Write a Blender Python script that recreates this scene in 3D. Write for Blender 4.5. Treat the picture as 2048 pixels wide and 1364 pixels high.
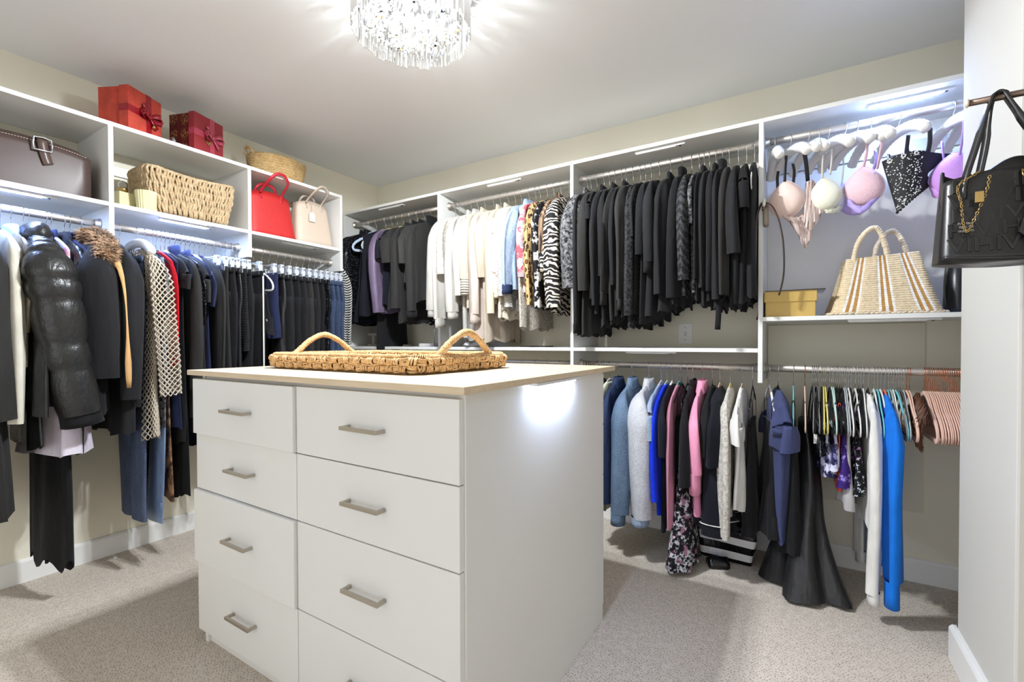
import bpy, math, random
from math import sin, cos, pi, radians as rad, sqrt, exp, atan2, copysign
from mathutils import Vector, Matrix, noise as mnoise

for o in list(bpy.data.objects): bpy.data.objects.remove(o, do_unlink=True)
S = bpy.context.scene
COL = S.collection

# ------------------------------------------------------------------ camera
CAMP = (3.0583, -2.7732, 1.114)
yaw, pit, rol = rad(31.5831), rad(-0.7858), rad(-0.1552)
fw = Vector((-sin(yaw)*cos(pit), cos(yaw)*cos(pit), sin(pit)))
r0 = Vector((cos(yaw), sin(yaw), 0)); u0 = r0.cross(fw)
rt = r0*cos(rol) + u0*sin(rol); up = u0*cos(rol) - r0*sin(rol)
cd = bpy.data.cameras.new('camera'); cam = bpy.data.objects.new('camera', cd); COL.objects.link(cam)
m = Matrix((rt, up, -fw)).transposed().to_4x4(); m.translation = CAMP
cam.matrix_world = m
cd.sensor_width = 36.0; cd.lens = 918.5646*36/2048; cd.shift_y = 13.4576/2048; cd.clip_start = 0.02
S.camera = cam

# ------------------------------------------------------------------ world, exposure
W = bpy.data.worlds.new('world'); S.world = W; W.use_nodes = True
bg = W.node_tree.nodes['Background']
bg.inputs[0].default_value = (0.94, 0.96, 1.0, 1); bg.inputs[1].default_value = 1.95   # even fill light, added to come in by the unseen doorway behind the camera
S.view_settings.view_transform = 'Standard'; S.view_settings.look = 'None'
S.view_settings.gamma = 1.0; S.view_settings.exposure = 0.12
try: S.view_settings.use_curve_mapping = False
except Exception: pass
S.cycles.max_bounces = 10; S.cycles.diffuse_bounces = 6; S.cycles.transparent_max_bounces = 24
S.cycles.caustics_reflective = False; S.cycles.caustics_refractive = False
LAMP_W = 67.0; LED_STR = 390.0

# ------------------------------------------------------------------ materials
def lin(c):
    c = c/255.0
    return c/12.92 if c <= 0.04045 else ((c+0.055)/1.055)**2.4
def L3(rgb): return (lin(rgb[0]), lin(rgb[1]), lin(rgb[2]), 1)
MATS = {}
class NT:
    def __init__(s, name):
        s.m = bpy.data.materials.new(name); s.m.use_nodes = True
        s.t = s.m.node_tree; s.b = s.t.nodes['Principled BSDF']; s.out = s.t.nodes['Material Output']
        s._co = None
    def n(s, typ, **kw):
        x = s.t.nodes.new(typ)
        for k, v in kw.items():
            if k in x.inputs: x.inputs[k].default_value = v
            else: setattr(x, k, v)
        return x
    def l(s, a, b): s.t.links.new(a, b)
    def co(s, scale=(1,1,1), rot=(0,0,0)):
        if s._co is None: s._co = s.n('ShaderNodeTexCoord')
        mp = s.n('ShaderNodeMapping'); mp.inputs['Scale'].default_value = scale; mp.inputs['Rotation'].default_value = rot
        s.l(s._co.outputs['Object'], mp.inputs[0]); return mp.outputs[0]
    def ramp(s, fac, stops, interp='LINEAR'):
        r = s.n('ShaderNodeValToRGB'); cr = r.color_ramp; cr.interpolation = interp
        while len(cr.elements) < len(stops): cr.elements.new(0.5)
        for e, (p, c) in zip(cr.elements, stops): e.position = p; e.color = c if len(c) == 4 else L3(c)
        s.l(fac, r.inputs[0]); return r.outputs[0]
    def mix(s, fac, a, b, mode='MIX'):
        x = s.n('ShaderNodeMix', data_type='RGBA', blend_type=mode)
        for sock, v in ((x.inputs[0], fac), (x.inputs[6], a), (x.inputs[7], b)):
            if hasattr(v, 'is_linked'): s.l(v, sock)
            else: sock.default_value = v if not isinstance(v, tuple) or len(v) == 4 else L3(v)
        return x.outputs[2]
    def bump(s, h, st=0.3, dist=0.002, prev=None):
        b = s.n('ShaderNodeBump'); b.inputs['Strength'].default_value = st; b.inputs['Distance'].default_value = dist
        s.l(h, b.inputs['Height'])
        if prev is not None: s.l(prev, b.inputs['Normal'])
        return b.outputs[0]
    def noise(s, scale, co=None, detail=3, rough=0.55):
        x = s.n('ShaderNodeTexNoise'); x.inputs['Scale'].default_value = scale; x.inputs['Detail'].default_value = detail
        x.inputs['Roughness'].default_value = rough
        s.l(co if co is not None else s.co(), x.inputs['Vector']); return x
    def vor(s, scale, co=None, feature='F1', rnd=1.0):
        x = s.n('ShaderNodeTexVoronoi', feature=feature); x.inputs['Scale'].default_value = scale
        x.inputs['Randomness'].default_value = rnd
        s.l(co if co is not None else s.co(), x.inputs['Vector']); return x
    def wave(s, scale, co=None, dist=0, direction='X', profile='SIN', dscale=1.0):
        x = s.n('ShaderNodeTexWave', bands_direction=direction, wave_profile=profile)
        x.inputs['Scale'].default_value = scale; x.inputs['Distortion'].default_value = dist
        x.inputs['Detail Scale'].default_value = dscale
        s.l(co if co is not None else s.co(), x.inputs['Vector']); return x

def plain(key, rgb, rough=0.6, metal=0.0, bs=0, bst=0.2, bd=0.001, var=0.0, vs=8, spec=None, coat=0, stretch=(1,1,1), sheen=0, alpha=1):
    T = NT(key.replace('_', ' '))
    b = T.b
    b.inputs['Base Color'].default_value = L3(rgb); b.inputs['Roughness'].default_value = rough; b.inputs['Metallic'].default_value = metal
    if spec is not None: b.inputs['Specular IOR Level'].default_value = spec
    if coat: b.inputs['Coat Weight'].default_value = coat; b.inputs['Coat Roughness'].default_value = 0.1
    if sheen: b.inputs['Sheen Weight'].default_value = sheen; b.inputs['Sheen Roughness'].default_value = 0.4
    if alpha < 1: b.inputs['Alpha'].default_value = alpha
    if var:
        nz = T.noise(vs, T.co(stretch)); lo = tuple(max(0, c*(1-var)) for c in rgb); hi = tuple(min(255, c*(1+var)) for c in rgb)
        T.l(T.ramp(nz.outputs['Fac'], [(0.3, lo), (0.7, hi)]), b.inputs['Base Color'])
    if bs:
        nz = T.noise(bs, T.co(stretch), 4); T.l(T.bump(nz.outputs['Fac'], bst, bd), b.inputs['Normal'])
    MATS[key] = T.m; return T.m

def fabric(key, rgb, rough=0.85, wr=0.5, weave=900, sheen=0.05, var=0.10, spec=0.18):
    """cloth: long soft creases, a fine weave, slight unevenness of the dye"""
    T = NT(key.replace('_', ' ')); b = T.b
    b.inputs['Roughness'].default_value = rough; b.inputs['Specular IOR Level'].default_value = spec
    b.inputs['Sheen Weight'].default_value = sheen; b.inputs['Sheen Roughness'].default_value = 0.5
    nz = T.noise(6, T.co((2, 2, 0.6)), 3)
    lo = tuple(c*(1-var) for c in rgb); hi = tuple(min(255, c*(1+var)+2) for c in rgb)
    T.l(T.ramp(nz.outputs['Fac'], [(0.3, lo), (0.7, hi)]), b.inputs['Base Color'])
    cr = T.noise(5, T.co((2.6, 2.6, 1.0)), 3, 0.5)
    n1 = T.bump(cr.outputs['Fac'], wr, 0.02)
    fine = T.noise(weave, T.co(), 2)
    T.l(T.bump(fine.outputs['Fac'], 0.25, 0.0006, n1), b.inputs['Normal'])
    MATS[key] = T.m; return T.m

plain('white_laminate', (226, 226, 223), 0.45, bs=400, bst=0.04)
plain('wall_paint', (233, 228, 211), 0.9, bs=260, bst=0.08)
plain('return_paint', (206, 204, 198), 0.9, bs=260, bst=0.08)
plain('ceiling_paint', (233, 236, 240), 0.95, bs=240, bst=0.08)
plain('trim_paint', (236, 236, 234), 0.4)
plain('access_paint', (222, 217, 200), 0.85)
plain('nickel', (206, 199, 190), 0.42, 0.85)
plain('chrome', (225, 225, 228), 0.12, 1.0)
plain('steel', (190, 192, 196), 0.25, 1.0)
plain('black_metal', (24, 24, 26), 0.35, 0.6)
plain('rose_gold', (225, 160, 125), 0.22, 1.0)
plain('gold', (208, 178, 118), 0.22, 1.0)
plain('brushed_pull', (184, 176, 164), 0.38, 1.0)
plain('valet_metal', (128, 110, 98), 0.38, 0.8)
plain('led_housing', (222, 222, 222), 0.4)
plain('black_plastic', (18, 18, 22), 0.4)
plain('rail_grey', (196, 196, 192), 0.4, 0.3)
def emit(key, rgb, st):
    T = NT(key); e = T.n('ShaderNodeEmission'); e.inputs[0].default_value = (*rgb, 1); e.inputs[1].default_value = st
    T.l(e.outputs[0], T.out.inputs[0]); MATS[key] = T.m
emit('led_lit', (0.38, 0.54, 1.0), LED_STR)
emit('led_lit_soft', (0.60, 0.72, 1.0), LED_STR*0.45)
emit('bulb_lit', (1.0, 0.96, 0.9), 40)
plain('led_off', (235, 235, 232), 0.3)
# velvet and plastic hangers
for k, c in dict(black=(20,20,22), grey=(120,120,120), lightgrey=(178,182,184), white=(228,226,222), yellow=(226,212,120), mint=(190,214,204), teal=(110,190,196),
                 coral=(222,110,92), blue=(30,120,205), blush=(226,190,172), dgrey=(88,84,82), paleblue=(190,205,225), navy=(24,26,52), green=(216,214,126)).items():
    plain('h_'+k, c, 0.7, bs=900, bst=0.15, sheen=0.04, spec=0.2)
plain('satin_white', (238, 236, 232), 0.35, bs=28, bst=0.5, bd=0.006, sheen=0.3)
# fabrics
for k, c in dict(black=(23,23,25), black2=(30,30,32), charcoal=(43,42,41), charcoal2=(54,53,52), navy=(30,36,66), navyblack=(22,23,32), slate=(78,88,112), lilac=(112,98,122), white=(224,222,217), white_dimmed=(182,179,172), ivory=(206,202,188),  # whites of the upper rail: white cloth darkened to offset the strong lamp light
                 cream=(190,180,158), blush=(184,170,160), beige=(176,163,148), red=(196,20,36), cobalt=(16,52,214), pink=(232,150,180), dustypink=(186,124,146), azure=(20,112,212),
                 palegreen=(208,214,186), greywhite=(206,206,212), dusknavy=(62,68,104), olive=(112,102,84), tan=(206,162,110), lavwhite=(222,212,226), orange=(226,84,60), greytop=(176,172,172)).items():
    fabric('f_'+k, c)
for k, c, r in (('satinblack', (24,24,26), 0.42), ('satinblue', (116,136,170), 0.36), ('satinlilac', (104,90,114), 0.45), ('leatherblack', (26,26,27), 0.34), ('olivesatin', (108,98,82), 0.35), ('puffer', (30,30,30), 0.40)):
    fabric('f_'+k, c, r, wr=0.7, weave=300, sheen=0, spec=0.5)
def puffer():
    T = NT('quilted nylon'); b = T.b; b.inputs['Base Color'].default_value = L3((34, 34, 34)); b.inputs['Roughness'].default_value = 0.36; b.inputs['Specular IOR Level'].default_value = 0.5
    w = T.noise(11, T.co((1.6, 1.6, 0.9)), 4, 0.6); w2 = T.noise(34, T.co((1.3, 1.3, 0.5)), 3, 0.6)
    T.l(T.bump(w2.outputs['Fac'], 0.22, 0.006, T.bump(w.outputs['Fac'], 0.42, 0.02)), b.inputs['Normal']); MATS['f_puffer'] = T.m
puffer()
def pattern(key, build, rough=0.8):
    T = NT(key); T.b.inputs['Roughness'].default_value = rough; T.b.inputs['Specular IOR Level'].default_value = 0.25
    c, nrm = build(T)
    if c is not None: T.l(c, T.b.inputs['Base Color'])
    if nrm is None: nrm = T.bump(T.noise(9, T.co((3.2,3.2,0.9)), 4).outputs['Fac'], 0.45, 0.015)
    T.l(nrm, T.b.inputs['Normal']); MATS[key] = T.m
def denim(rgb, fade):
    def f(T):
        a = T.noise(7, T.co((2,2,0.8)), 3).outputs['Fac']
        base = T.ramp(a, [(0.3, rgb), (0.72, fade)])
        fl = T.noise(520, T.co((1,1,0.25)), 2).outputs['Fac']
        c = T.mix(0.35, base, T.ramp(fl, [(0.35, tuple(x*0.6 for x in rgb)), (0.65, tuple(min(255,x*1.25) for x in fade))]))
        return c, T.bump(T.noise(12, T.co((3,3,1.2)), 4).outputs['Fac'], 0.5, 0.012, T.bump(fl, 0.25, 0.001))
    return f
pattern('denim_navy', denim((26,36,62), (44,58,92)))
pattern('denim_mid', denim((70,92,120), (112,134,160)))
pattern('denim_light', denim((118,136,164), (156,172,194)))
pattern('denim_grey', denim((170,172,180), (200,201,208)))
pattern('denim_jean', denim((36,46,70), (66,80,106)))
pattern('denim_slate', denim((58,68,90), (86,98,124)))
def leopard(T):
    v = T.vor(42, T.co((1,1,0.8))); e = T.vor(62, T.co((1,1,0.8)))
    base = T.ramp(T.noise(10).outputs['Fac'], [(0.3,(176,142,92)),(0.7,(200,172,126))])
    spot = T.ramp(v.outputs['Distance'], [(0.0,(110,70,36)),(0.26,(120,76,40)),(0.30,(24,20,18)),(0.44,(26,20,18)),(0.47,(188,156,108))])
    return T.mix(T.ramp(v.outputs['Distance'], [(0.44,(255,255,255)),(0.48,(0,0,0))]), base, spot), None
pattern('p_leopard', leopard)
def leodark(T):
    v = T.noise(26, T.co((1,1,0.7)), 2)
    return T.ramp(v.outputs['Fac'], [(0.38,(32,26,24)),(0.5,(110,80,56)),(0.62,(150,116,84))]), None
pattern('p_leodark', leodark)
def zebra(T):
    w = T.wave(9, T.co((1,1,1.6), (0,0.5,0.3)), 9, 'Z', dscale=1.6)
    return T.ramp(w.outputs['Fac'], [(0.58,(26,24,24)),(0.64,(202,194,180))]), None
pattern('p_zebra', zebra)
def brownstripe(T):
    w = T.wave(17, T.co((1,1,0.12), (0,0.05,0)), 2.5, 'X')
    w2 = T.wave(17, T.co((0.12,1,1)), 2.5, 'Y')
    return T.mix(0.5, T.ramp(w.outputs['Fac'], [(0.45,(42,32,28)),(0.6,(150,122,96))]), T.ramp(w2.outputs['Fac'], [(0.45,(42,32,28)),(0.6,(150,122,96))])), None
pattern('p_brownstripe', brownstripe)
def flor(bgc, c1, c2, sc, th=0.45):
    def f(T):
        n = T.noise(2.5*sc/10, None, 4); v = T.vor(sc, T.co()); 
        cc = T.ramp(v.outputs['Color'], [(0.25, c1), (0.6, c2)], 'CONSTANT')
        mk = T.noise(sc*0.9, None, 3, 0.7)
        return T.mix(T.ramp(mk.outputs['Fac'], [(th+0.02,(0,0,0)),(th+0.08,(255,255,255))]), bgc, cc), None
    return f
pattern('p_floralblack', flor((22,22,26), (228,226,222), (196,190,196), 15, 0.54))
pattern('p_floralpink', flor((150,142,146), (178,80,92), (206,182,180), 22, 0.44))
pattern('p_floraldress', flor((18,18,22), (196,196,204), (150,110,130), 44, 0.47))
pattern('p_floralav', flor((34,30,70), (206,204,226), (120,118,168), 26, 0.44))
pattern('p_floralpurple', flor((58,34,112), (150,130,210), (36,28,84), 30, 0.5))
pattern('p_floralspeck', flor((16,16,22), (214,224,228), (196,120,190), 60, 0.52))
pattern('p_dots', flor((232,224,206), (150,132,112), (112,96,80), 34, 0.56))
def tweed(a, b, sc):
    def f(T):
        v = T.noise(sc, None, 3, 0.8)
        return T.ramp(v.outputs['Fac'], [(0.4, a), (0.6, b)]), T.bump(v.outputs['Fac'], 0.7, 0.006)
    return f
pattern('p_tweed', tweed((128,126,128), (226,222,216), 120))
pattern('p_lacewhite', tweed((172,166,154), (216,212,204), 70))
pattern('p_laceblack', tweed((16,16,18), (120,120,122), 55))
pattern('p_fringe', tweed((12,12,14), (58,58,60), 70))
pattern('p_lacegrey', tweed((150,142,130), (206,198,186), 90))
def sequin(c1, c2, sc, r=0.3):
    def f(T):
        v = T.vor(sc); T.b.inputs['Metallic'].default_value = 0.35; T.b.inputs['Roughness'].default_value = r
        return T.ramp(v.outputs['Color'], [(0.72, c1), (0.9, c2)]), T.bump(v.outputs['Color'], 0.8, 0.004)
    return f
pattern('p_sequin', sequin((16,16,20), (96,98,106), 170), 0.3)
def herring(T):
    a = T.wave(26, T.co((1,1,1), (0.78,0,0)), 0, 'Y'); b = T.wave(26, T.co((1,1,1), (-0.78,0,0)), 0, 'Y')
    z = T.wave(8, T.co(), 0, 'Y')
    mk = T.ramp(z.outputs['Fac'], [(0.48,(0,0,0)),(0.52,(255,255,255))])
    f = T.mix(mk, a.outputs['Color'], b.outputs['Color'])
    return T.ramp(f, [(0.45,(40,40,42)),(0.55,(206,204,200))]), None
pattern('p_herring', herring)
def rib(rgb, sc):
    def f(T):
        w = T.wave(sc, T.co(), 0.4, 'Z')
        return T.ramp(w.outputs['Fac'], [(0.2, tuple(x*0.6 for x in rgb)), (0.7, rgb)]), T.bump(w.outputs['Fac'], 0.8, 0.006)
    return f
pattern('p_ribblack', rib((50,50,52), 34))
pattern('p_cuffstripe', rib((228,220,204), 20))
def plisse(T):
    w = T.wave(10, T.co((1,1,1), (0.5,0.5,0)), 5, 'Z', dscale=3)
    return T.ramp(w.outputs['Fac'], [(0.2,(34,34,36)),(0.8,(62,62,64))]), T.bump(w.outputs['Fac'], 0.7, 0.008)
pattern('p_plisse', plisse)
def bwstripe(T):
    w = T.wave(4.2, T.co((1,1,1)), 0, 'Z')
    T.b.inputs['Roughness'].default_value = 0.25
    return T.ramp(w.outputs['Fac'], [(0.5,(16,16,18)),(0.52,(224,224,226))], 'LINEAR'), None
pattern('p_bwstripe', bwstripe, 0.3)
MATS['p_bwstripe'].node_tree.nodes['Principled BSDF'].inputs['Roughness'].default_value = 0.25
def hem_white(T):
    w = T.noise(8)
    return T.ramp(w.outputs['Fac'], [(0.30,(206,70,110)),(0.42,(214,206,218))]), None
pattern('p_pinkwhite', hem_white)

def carpet():
    T = NT('loop pile carpet'); T.b.inputs['Roughness'].default_value = 0.95; T.b.inputs['Specular IOR Level'].default_value = 0.1
    c = T.co((1, 1, 1), (0, 0, 0.55))
    v = T.vor(104, c, rnd=0.60)
    n = T.noise(40, c, 3); fl = T.noise(420, c, 2)
    base = T.ramp(n.outputs['Fac'], [(0.3,(206,198,188)),(0.7,(220,212,202))])
    dk = T.ramp(fl.outputs['Fac'], [(0.30,(176,164,152)),(0.44,(255,255,255))])
    c1 = T.mix(1.0, base, dk, 'MULTIPLY')
    pit = T.ramp(v.outputs['Distance'], [(0.08,(164,154,144)),(0.20,(208,201,193)),(0.34,(252,250,248)),(0.62,(252,250,248)),(0.85,(226,219,212))])
    T.l(T.mix(1.0, c1, pit, 'MULTIPLY'), T.b.inputs['Base Color'])
    T.l(T.bump(v.outputs['Distance'], 0.55, 0.004, T.bump(fl.outputs['Fac'], 0.25, 0.003)), T.b.inputs['Normal'])
    MATS['carpet'] = T.m
carpet()
def wood(key, dark, light):
    T = NT(key.replace('_', ' ')); T.b.inputs['Roughness'].default_value = 0.45
    n = T.noise(9, T.co((0.5, 9, 9)), 5, 0.65); g = T.noise(60, T.co((0.25, 6, 6)), 3)
    T.l(T.mix(0.35, T.ramp(n.outputs['Fac'], [(0.3, dark), (0.7, light)]), T.ramp(g.outputs['Fac'], [(0.35, dark), (0.65, light)])), T.b.inputs['Base Color'])
    T.l(T.bump(g.outputs['Fac'], 0.08, 0.001), T.b.inputs['Normal']); MATS[key] = T.m
wood('counter_wood', (200,178,146), (222,204,176))
def straw(key, a, b, c):
    T = NT(key.replace('_', ' ')); T.b.inputs['Roughness'].default_value = 0.75; T.b.inputs['Specular IOR Level'].default_value = 0.25
    n = T.noise(34, None, 4, 0.7); f = T.noise(160, T.co(), 3)
    col = T.ramp(n.outputs['Fac'], [(0.28, a), (0.5, b), (0.72, c)])
    T.l(T.mix(0.5, col, T.ramp(f.outputs['Fac'], [(0.3, a), (0.7, c)])), T.b.inputs['Base Color'])
    T.l(T.bump(f.outputs['Fac'], 0.5, 0.003), T.b.inputs['Normal']); MATS[key] = T.m
straw('seagrass', (160,118,72), (208,166,112), (236,208,164))
straw('hyacinth', (138,112,78), (184,158,120), (212,192,160))
straw('oval_straw', (150,118,72), (196,162,108), (222,196,148))
straw('cotton_cord', (206,186,152), (226,208,176), (238,224,198))
plain('basket_core', (92,62,34), 0.9)
def prism_glass(key, tint, clear, gl):
    T = NT(key); t = T.t
    tr = T.n('ShaderNodeBsdfTransparent'); tr.inputs[0].default_value = (*tint, 1)
    g = T.n('ShaderNodeBsdfGlossy'); g.inputs['Roughness'].default_value = 0.04
    d = T.n('ShaderNodeBsdfTranslucent'); d.inputs[0].default_value = (0.96, 0.96, 0.94, 1)
    lw = T.n('ShaderNodeLayerWeight'); lw.inputs[0].default_value = gl
    m1 = T.n('ShaderNodeMixShader'); m1.inputs[0].default_value = clear
    T.l(d.outputs[0], m1.inputs[1]); T.l(tr.outputs[0], m1.inputs[2])
    m2 = T.n('ShaderNodeMixShader'); T.l(lw.outputs['Fresnel'], m2.inputs[0]); T.l(m1.outputs[0], m2.inputs[1]); T.l(g.outputs[0], m2.inputs[2])
    T.l(m2.outputs[0], T.out.inputs[0]); MATS[key] = T.m
prism_glass('crystal', (0.98, 0.98, 0.975), 0.48, 0.3)
prism_glass('crystal_drop', (0.99, 0.99, 0.985), 0.72, 0.2)
prism_glass('clear_plastic', (0.93, 0.95, 0.97), 0.8, 0.3)
plain('clip_plastic', (206, 212, 222), 0.15, spec=0.7, alpha=0.8)
plain('perfume_glass', (226, 220, 178), 0.12, spec=0.6, alpha=0.75)
# ------------------------------------------------------------------ mesh helpers
class MB:
    def __init__(s): s.v = []; s.f = []
    def add(s, vs, fs):
        k = len(s.v); s.v += [tuple(p) for p in vs]; s.f += [tuple(i+k for i in f) for f in fs]; return s
    def box(s, x0, x1, y0, y1, z0, z1, M=None):
        vs = [Vector((x, y, z)) for z in (z0, z1) for y in (y0, y1) for x in (x0, x1)]
        if M is not None: vs = [M @ p for p in vs]
        return s.add(vs, [(0,2,3,1),(4,5,7,6),(0,1,5,4),(2,6,7,3),(0,4,6,2),(1,3,7,5)])
    def rings(s, rings, cap0=True, cap1=True, closed=False):
        n = len(rings[0]); vs = [p for r in rings for p in r]; fs = []
        R = len(rings)
        for i in range(R if closed else R-1):
            a = i*n; b = ((i+1) % R)*n
            for j in range(n):
                k = (j+1) % n; fs.append((a+j, a+k, b+k, b+j))
        if not closed:
            if cap0: fs.append(tuple(range(n-1, -1, -1)))
            if cap1: fs.append(tuple((R-1)*n+j for j in range(n)))
        return s.add(vs, fs)
    def tube(s, path, r, seg=8, closed=False, flat=1.0, updir=None, caps=True, rfun=None):
        P = [Vector(p) for p in path]; n = len(P); rings = []
        nrm = None
        for i in range(n):
            if closed: t = P[(i+1) % n]-P[i-1]
            else: t = P[min(i+1, n-1)]-P[max(i-1, 0)]
            if t.length < 1e-9: t = Vector((0,0,1))
            t.normalize()
            if updir is not None:
                a = Vector(updir); a = a - t*a.dot(t)
                if a.length < 1e-4: a = t.orthogonal()
                a.normalize()
            else:
                if nrm is None: nrm = t.orthogonal().normalized()
                a = nrm - t*nrm.dot(t); a.normalize(); nrm = a
            b = t.cross(a)
            rr = r[i] if isinstance(r, (list, tuple)) else r
            ring = []
            for j in range(seg):
                q = 2*pi*j/seg; k = rr*(rfun(i, q) if rfun else 1)
                ring.append(P[i]+a*cos(q)*k*flat+b*sin(q)*k)
            rings.append(ring)
        return s.rings(rings, caps, caps, closed)
    def ribbon(s, path, w, th, wdir):
        """flat strap: path, half width along wdir, thickness"""
        P = [Vector(p) for p in path]; rings = []
        for i in range(len(P)):
            t = (P[min(i+1, len(P)-1)]-P[max(i-1, 0)]).normalized()
            d = wdir[i] if isinstance(wdir, list) else wdir
            a = Vector(d); a = (a-t*a.dot(t)).normalized(); b = t.cross(a)
            ww = w[i] if isinstance(w, (list, tuple)) else w
            rings.append([P[i]+a*ww+b*th, P[i]-a*ww+b*th, P[i]-a*ww-b*th, P[i]+a*ww-b*th])
        return s.rings(rings)
    def ball(s, c, r, seg=10, rn=7, sc=(1,1,1), M=None):
        rings = []
        for i in range(rn):
            a = pi*(i+0.35)/(rn-0.3) if 0 else pi*i/(rn-1); a = min(max(a, 0.12), pi-0.12)
            ring = []
            for j in range(seg):
                q = 2*pi*j/seg; p = Vector((sin(a)*cos(q)*r*sc[0], sin(a)*sin(q)*r*sc[1], cos(a)*r*sc[2]))
                if M is not None: p = M @ p
                ring.append(p+Vector(c))
            rings.append(ring)
        return s.rings(rings)
    def lathe(s, prof, seg=32, c=(0,0,0), cap0=True, cap1=True):
        return s.rings([[Vector((c[0]+r*cos(2*pi*j/seg), c[1]+r*sin(2*pi*j/seg), c[2]+z)) for j in range(seg)] for r, z in prof], cap0, cap1)
    def mesh(s, name, smooth=True):
        me = bpy.data.meshes.new(name); me.from_pydata(s.v, [], s.f); me.update()
        if smooth: me.polygons.foreach_set('use_smooth', [True]*len(me.polygons))
        return me
    def build(s, name, mat, parent=None, smooth=True, bevel=0, flipfix=False, loc=None, rotz=0):
        me = s.mesh(name.replace('_', ' '), smooth)
        return put(name, me, mat, parent, bevel, loc, rotz)
def put(name, me, mat, parent=None, bevel=0, loc=None, rotz=0, obmat=False):
    o = bpy.data.objects.new(name, me); COL.objects.link(o)
    mt = MATS[mat] if isinstance(mat, str) else mat
    if not me.materials: me.materials.append(mt)
    elif me.materials[0] != mt: obmat = True
    if obmat: o.material_slots[0].link = 'OBJECT'; o.material_slots[0].material = mt
    if parent is not None: o.parent = parent
    if loc is not None: o.location = loc
    if rotz: o.rotation_euler = (0, 0, rotz)
    if bevel:
        b = o.modifiers.new('bevel', 'BEVEL'); b.width = bevel; b.segments = 2; b.limit_method = 'ANGLE'; b.angle_limit = rad(40); b.harden_normals = False
    return o
def bx(name, x0, x1, y0, y1, z0, z1, mat, parent=None, bevel=0.0012):
    """box whose origin sits at its base centre"""
    c = Vector(((x0+x1)/2, (y0+y1)/2, z0)); pl = Vector((0,0,0))
    if parent is not None: pl = parent.location
    m_ = MB().box(x0-c.x, x1-c.x, y0-c.y, y1-c.y, 0, z1-z0)
    return m_.build(name, mat, parent, smooth=False, bevel=bevel, loc=c-pl)
def tag(o, label, cat=None, group=None, kind=None):
    o['label'] = label
    if cat: o['category'] = cat
    if group: o['group'] = group
    if kind: o['kind'] = kind
    return o
def thing(name, label, cat, loc=(0,0,0), rotz=0, group=None):
    o = bpy.data.objects.new(name, None); COL.objects.link(o); o.empty_display_size = 0.05
    o.location = loc; o.rotation_euler = (0, 0, rotz)
    return tag(o, label, cat, group)
def struct(o, label): o['kind'] = 'structure'; o['label'] = label; return o
def dup(o, parent=None):
    c = o.copy(); COL.objects.link(c)
    if parent is not None: c.parent = parent
    for ch in list(o.children): dup(ch, c)
    return c
def curve(pts, n=24):
    """smooth interpolation through points (Catmull-Rom)"""
    P = [Vector(p) for p in pts]; P = [2*P[0]-P[1]]+P+[2*P[-1]-P[-2]]; out = []
    segs = len(P)-3
    for k in range(n+1):
        x = k/n*segs; i = min(int(x), segs-1); t = x-i
        a, b, c, d = P[i:i+4]
        out.append(0.5*((2*b)+(c-a)*t+(2*a-5*b+4*c-d)*t*t+(3*b-a-3*c+d)*t**3))
    return out

# ------------------------------------------------------------------ lights of the room
CHX, CHY, CHZ, CHR = 1.851, -1.507, 2.245, 0.212
for k in range(3):
    ld = bpy.data.lights.new('chandelier bulb light', 'POINT'); ld.energy = LAMP_W; ld.shadow_soft_size = 0.02; ld.color = (0.90, 0.95, 1.0)
    lo = bpy.data.objects.new('chandelier_bulb_light', ld); COL.objects.link(lo)
    lo.location = (CHX+0.07*cos(2.1*k+0.4), CHY+0.07*sin(2.1*k+0.4), 2.262)
    lo['label'] = 'bulb light inside the crystal ceiling lamp'; lo['category'] = 'light'

# ------------------------------------------------------------------ setting
H = 2.441
XR, YF, XD = 5.2, -4.6, 3.545      # far right wall, front wall, near face of the return wall
struct(bx('floor', -0.1, XR+0.1, YF-0.1, 0.1, -0.1, 0, 'carpet', bevel=0), 'beige loop pile carpet over the whole closet floor')
struct(bx('ceiling', -0.1, XR+0.1, YF-0.1, 0.1, H, H+0.1, 'ceiling_paint', bevel=0), 'plain pale grey painted ceiling')
struct(bx('wall_left', -0.1, 0, YF-0.1, 0, 0, H, 'wall_paint', bevel=0), 'cream painted wall behind the coats and gift boxes')
struct(bx('wall_back', -0.1, XR+0.1, 0, 0.1, 0, H, 'wall_paint', bevel=0), 'cream painted wall behind the black tops')
struct(bx('wall_right', XR, XR+0.1, YF, 0, 0, H, 'wall_paint', bevel=0), 'cream painted wall at the far right, out of the photo')
# return wall at the right edge of the view, its near face at x = 3.545
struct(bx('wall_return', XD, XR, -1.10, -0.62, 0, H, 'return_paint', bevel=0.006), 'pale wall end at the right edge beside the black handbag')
struct(bx('wall_closet', 4.05, 4.15, -0.62, 0, 0, H, 'wall_paint', bevel=0), 'cream side wall closing the right closet bay')
# front wall behind the camera, its wide doorway left open to admit the fill light
struct(bx('wall_front', -0.1, 1.3, YF-0.1, YF, 0, H, 'wall_paint', bevel=0), 'cream wall beside the doorway behind the viewer')
struct(bx('wall_front.001', 4.1, XR+0.1, YF-0.1, YF, 0, H, 'wall_paint', bevel=0), 'cream wall right of the doorway behind the viewer')
struct(bx('wall_front.002', 1.3, 4.1, YF-0.1, YF, 2.2, H, 'wall_paint', bevel=0), 'cream wall over the doorway behind the viewer')
def baseboard(name, label, a, b, n, h=0.106, t=0.014):
    a = Vector(a); b = Vector(b); n = Vector(n); c = a
    prof = [(0,0),(t,0),(t,h-0.012),(t*0.75,h-0.004),(t*0.45,h),(0,h)]
    rings = [[p-c+n*x+Vector((0,0,z)) for x, z in prof] for p in (a, b)]
    return struct(MB().rings(rings).build(name, 'trim_paint', smooth=False, loc=c), label)
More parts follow.
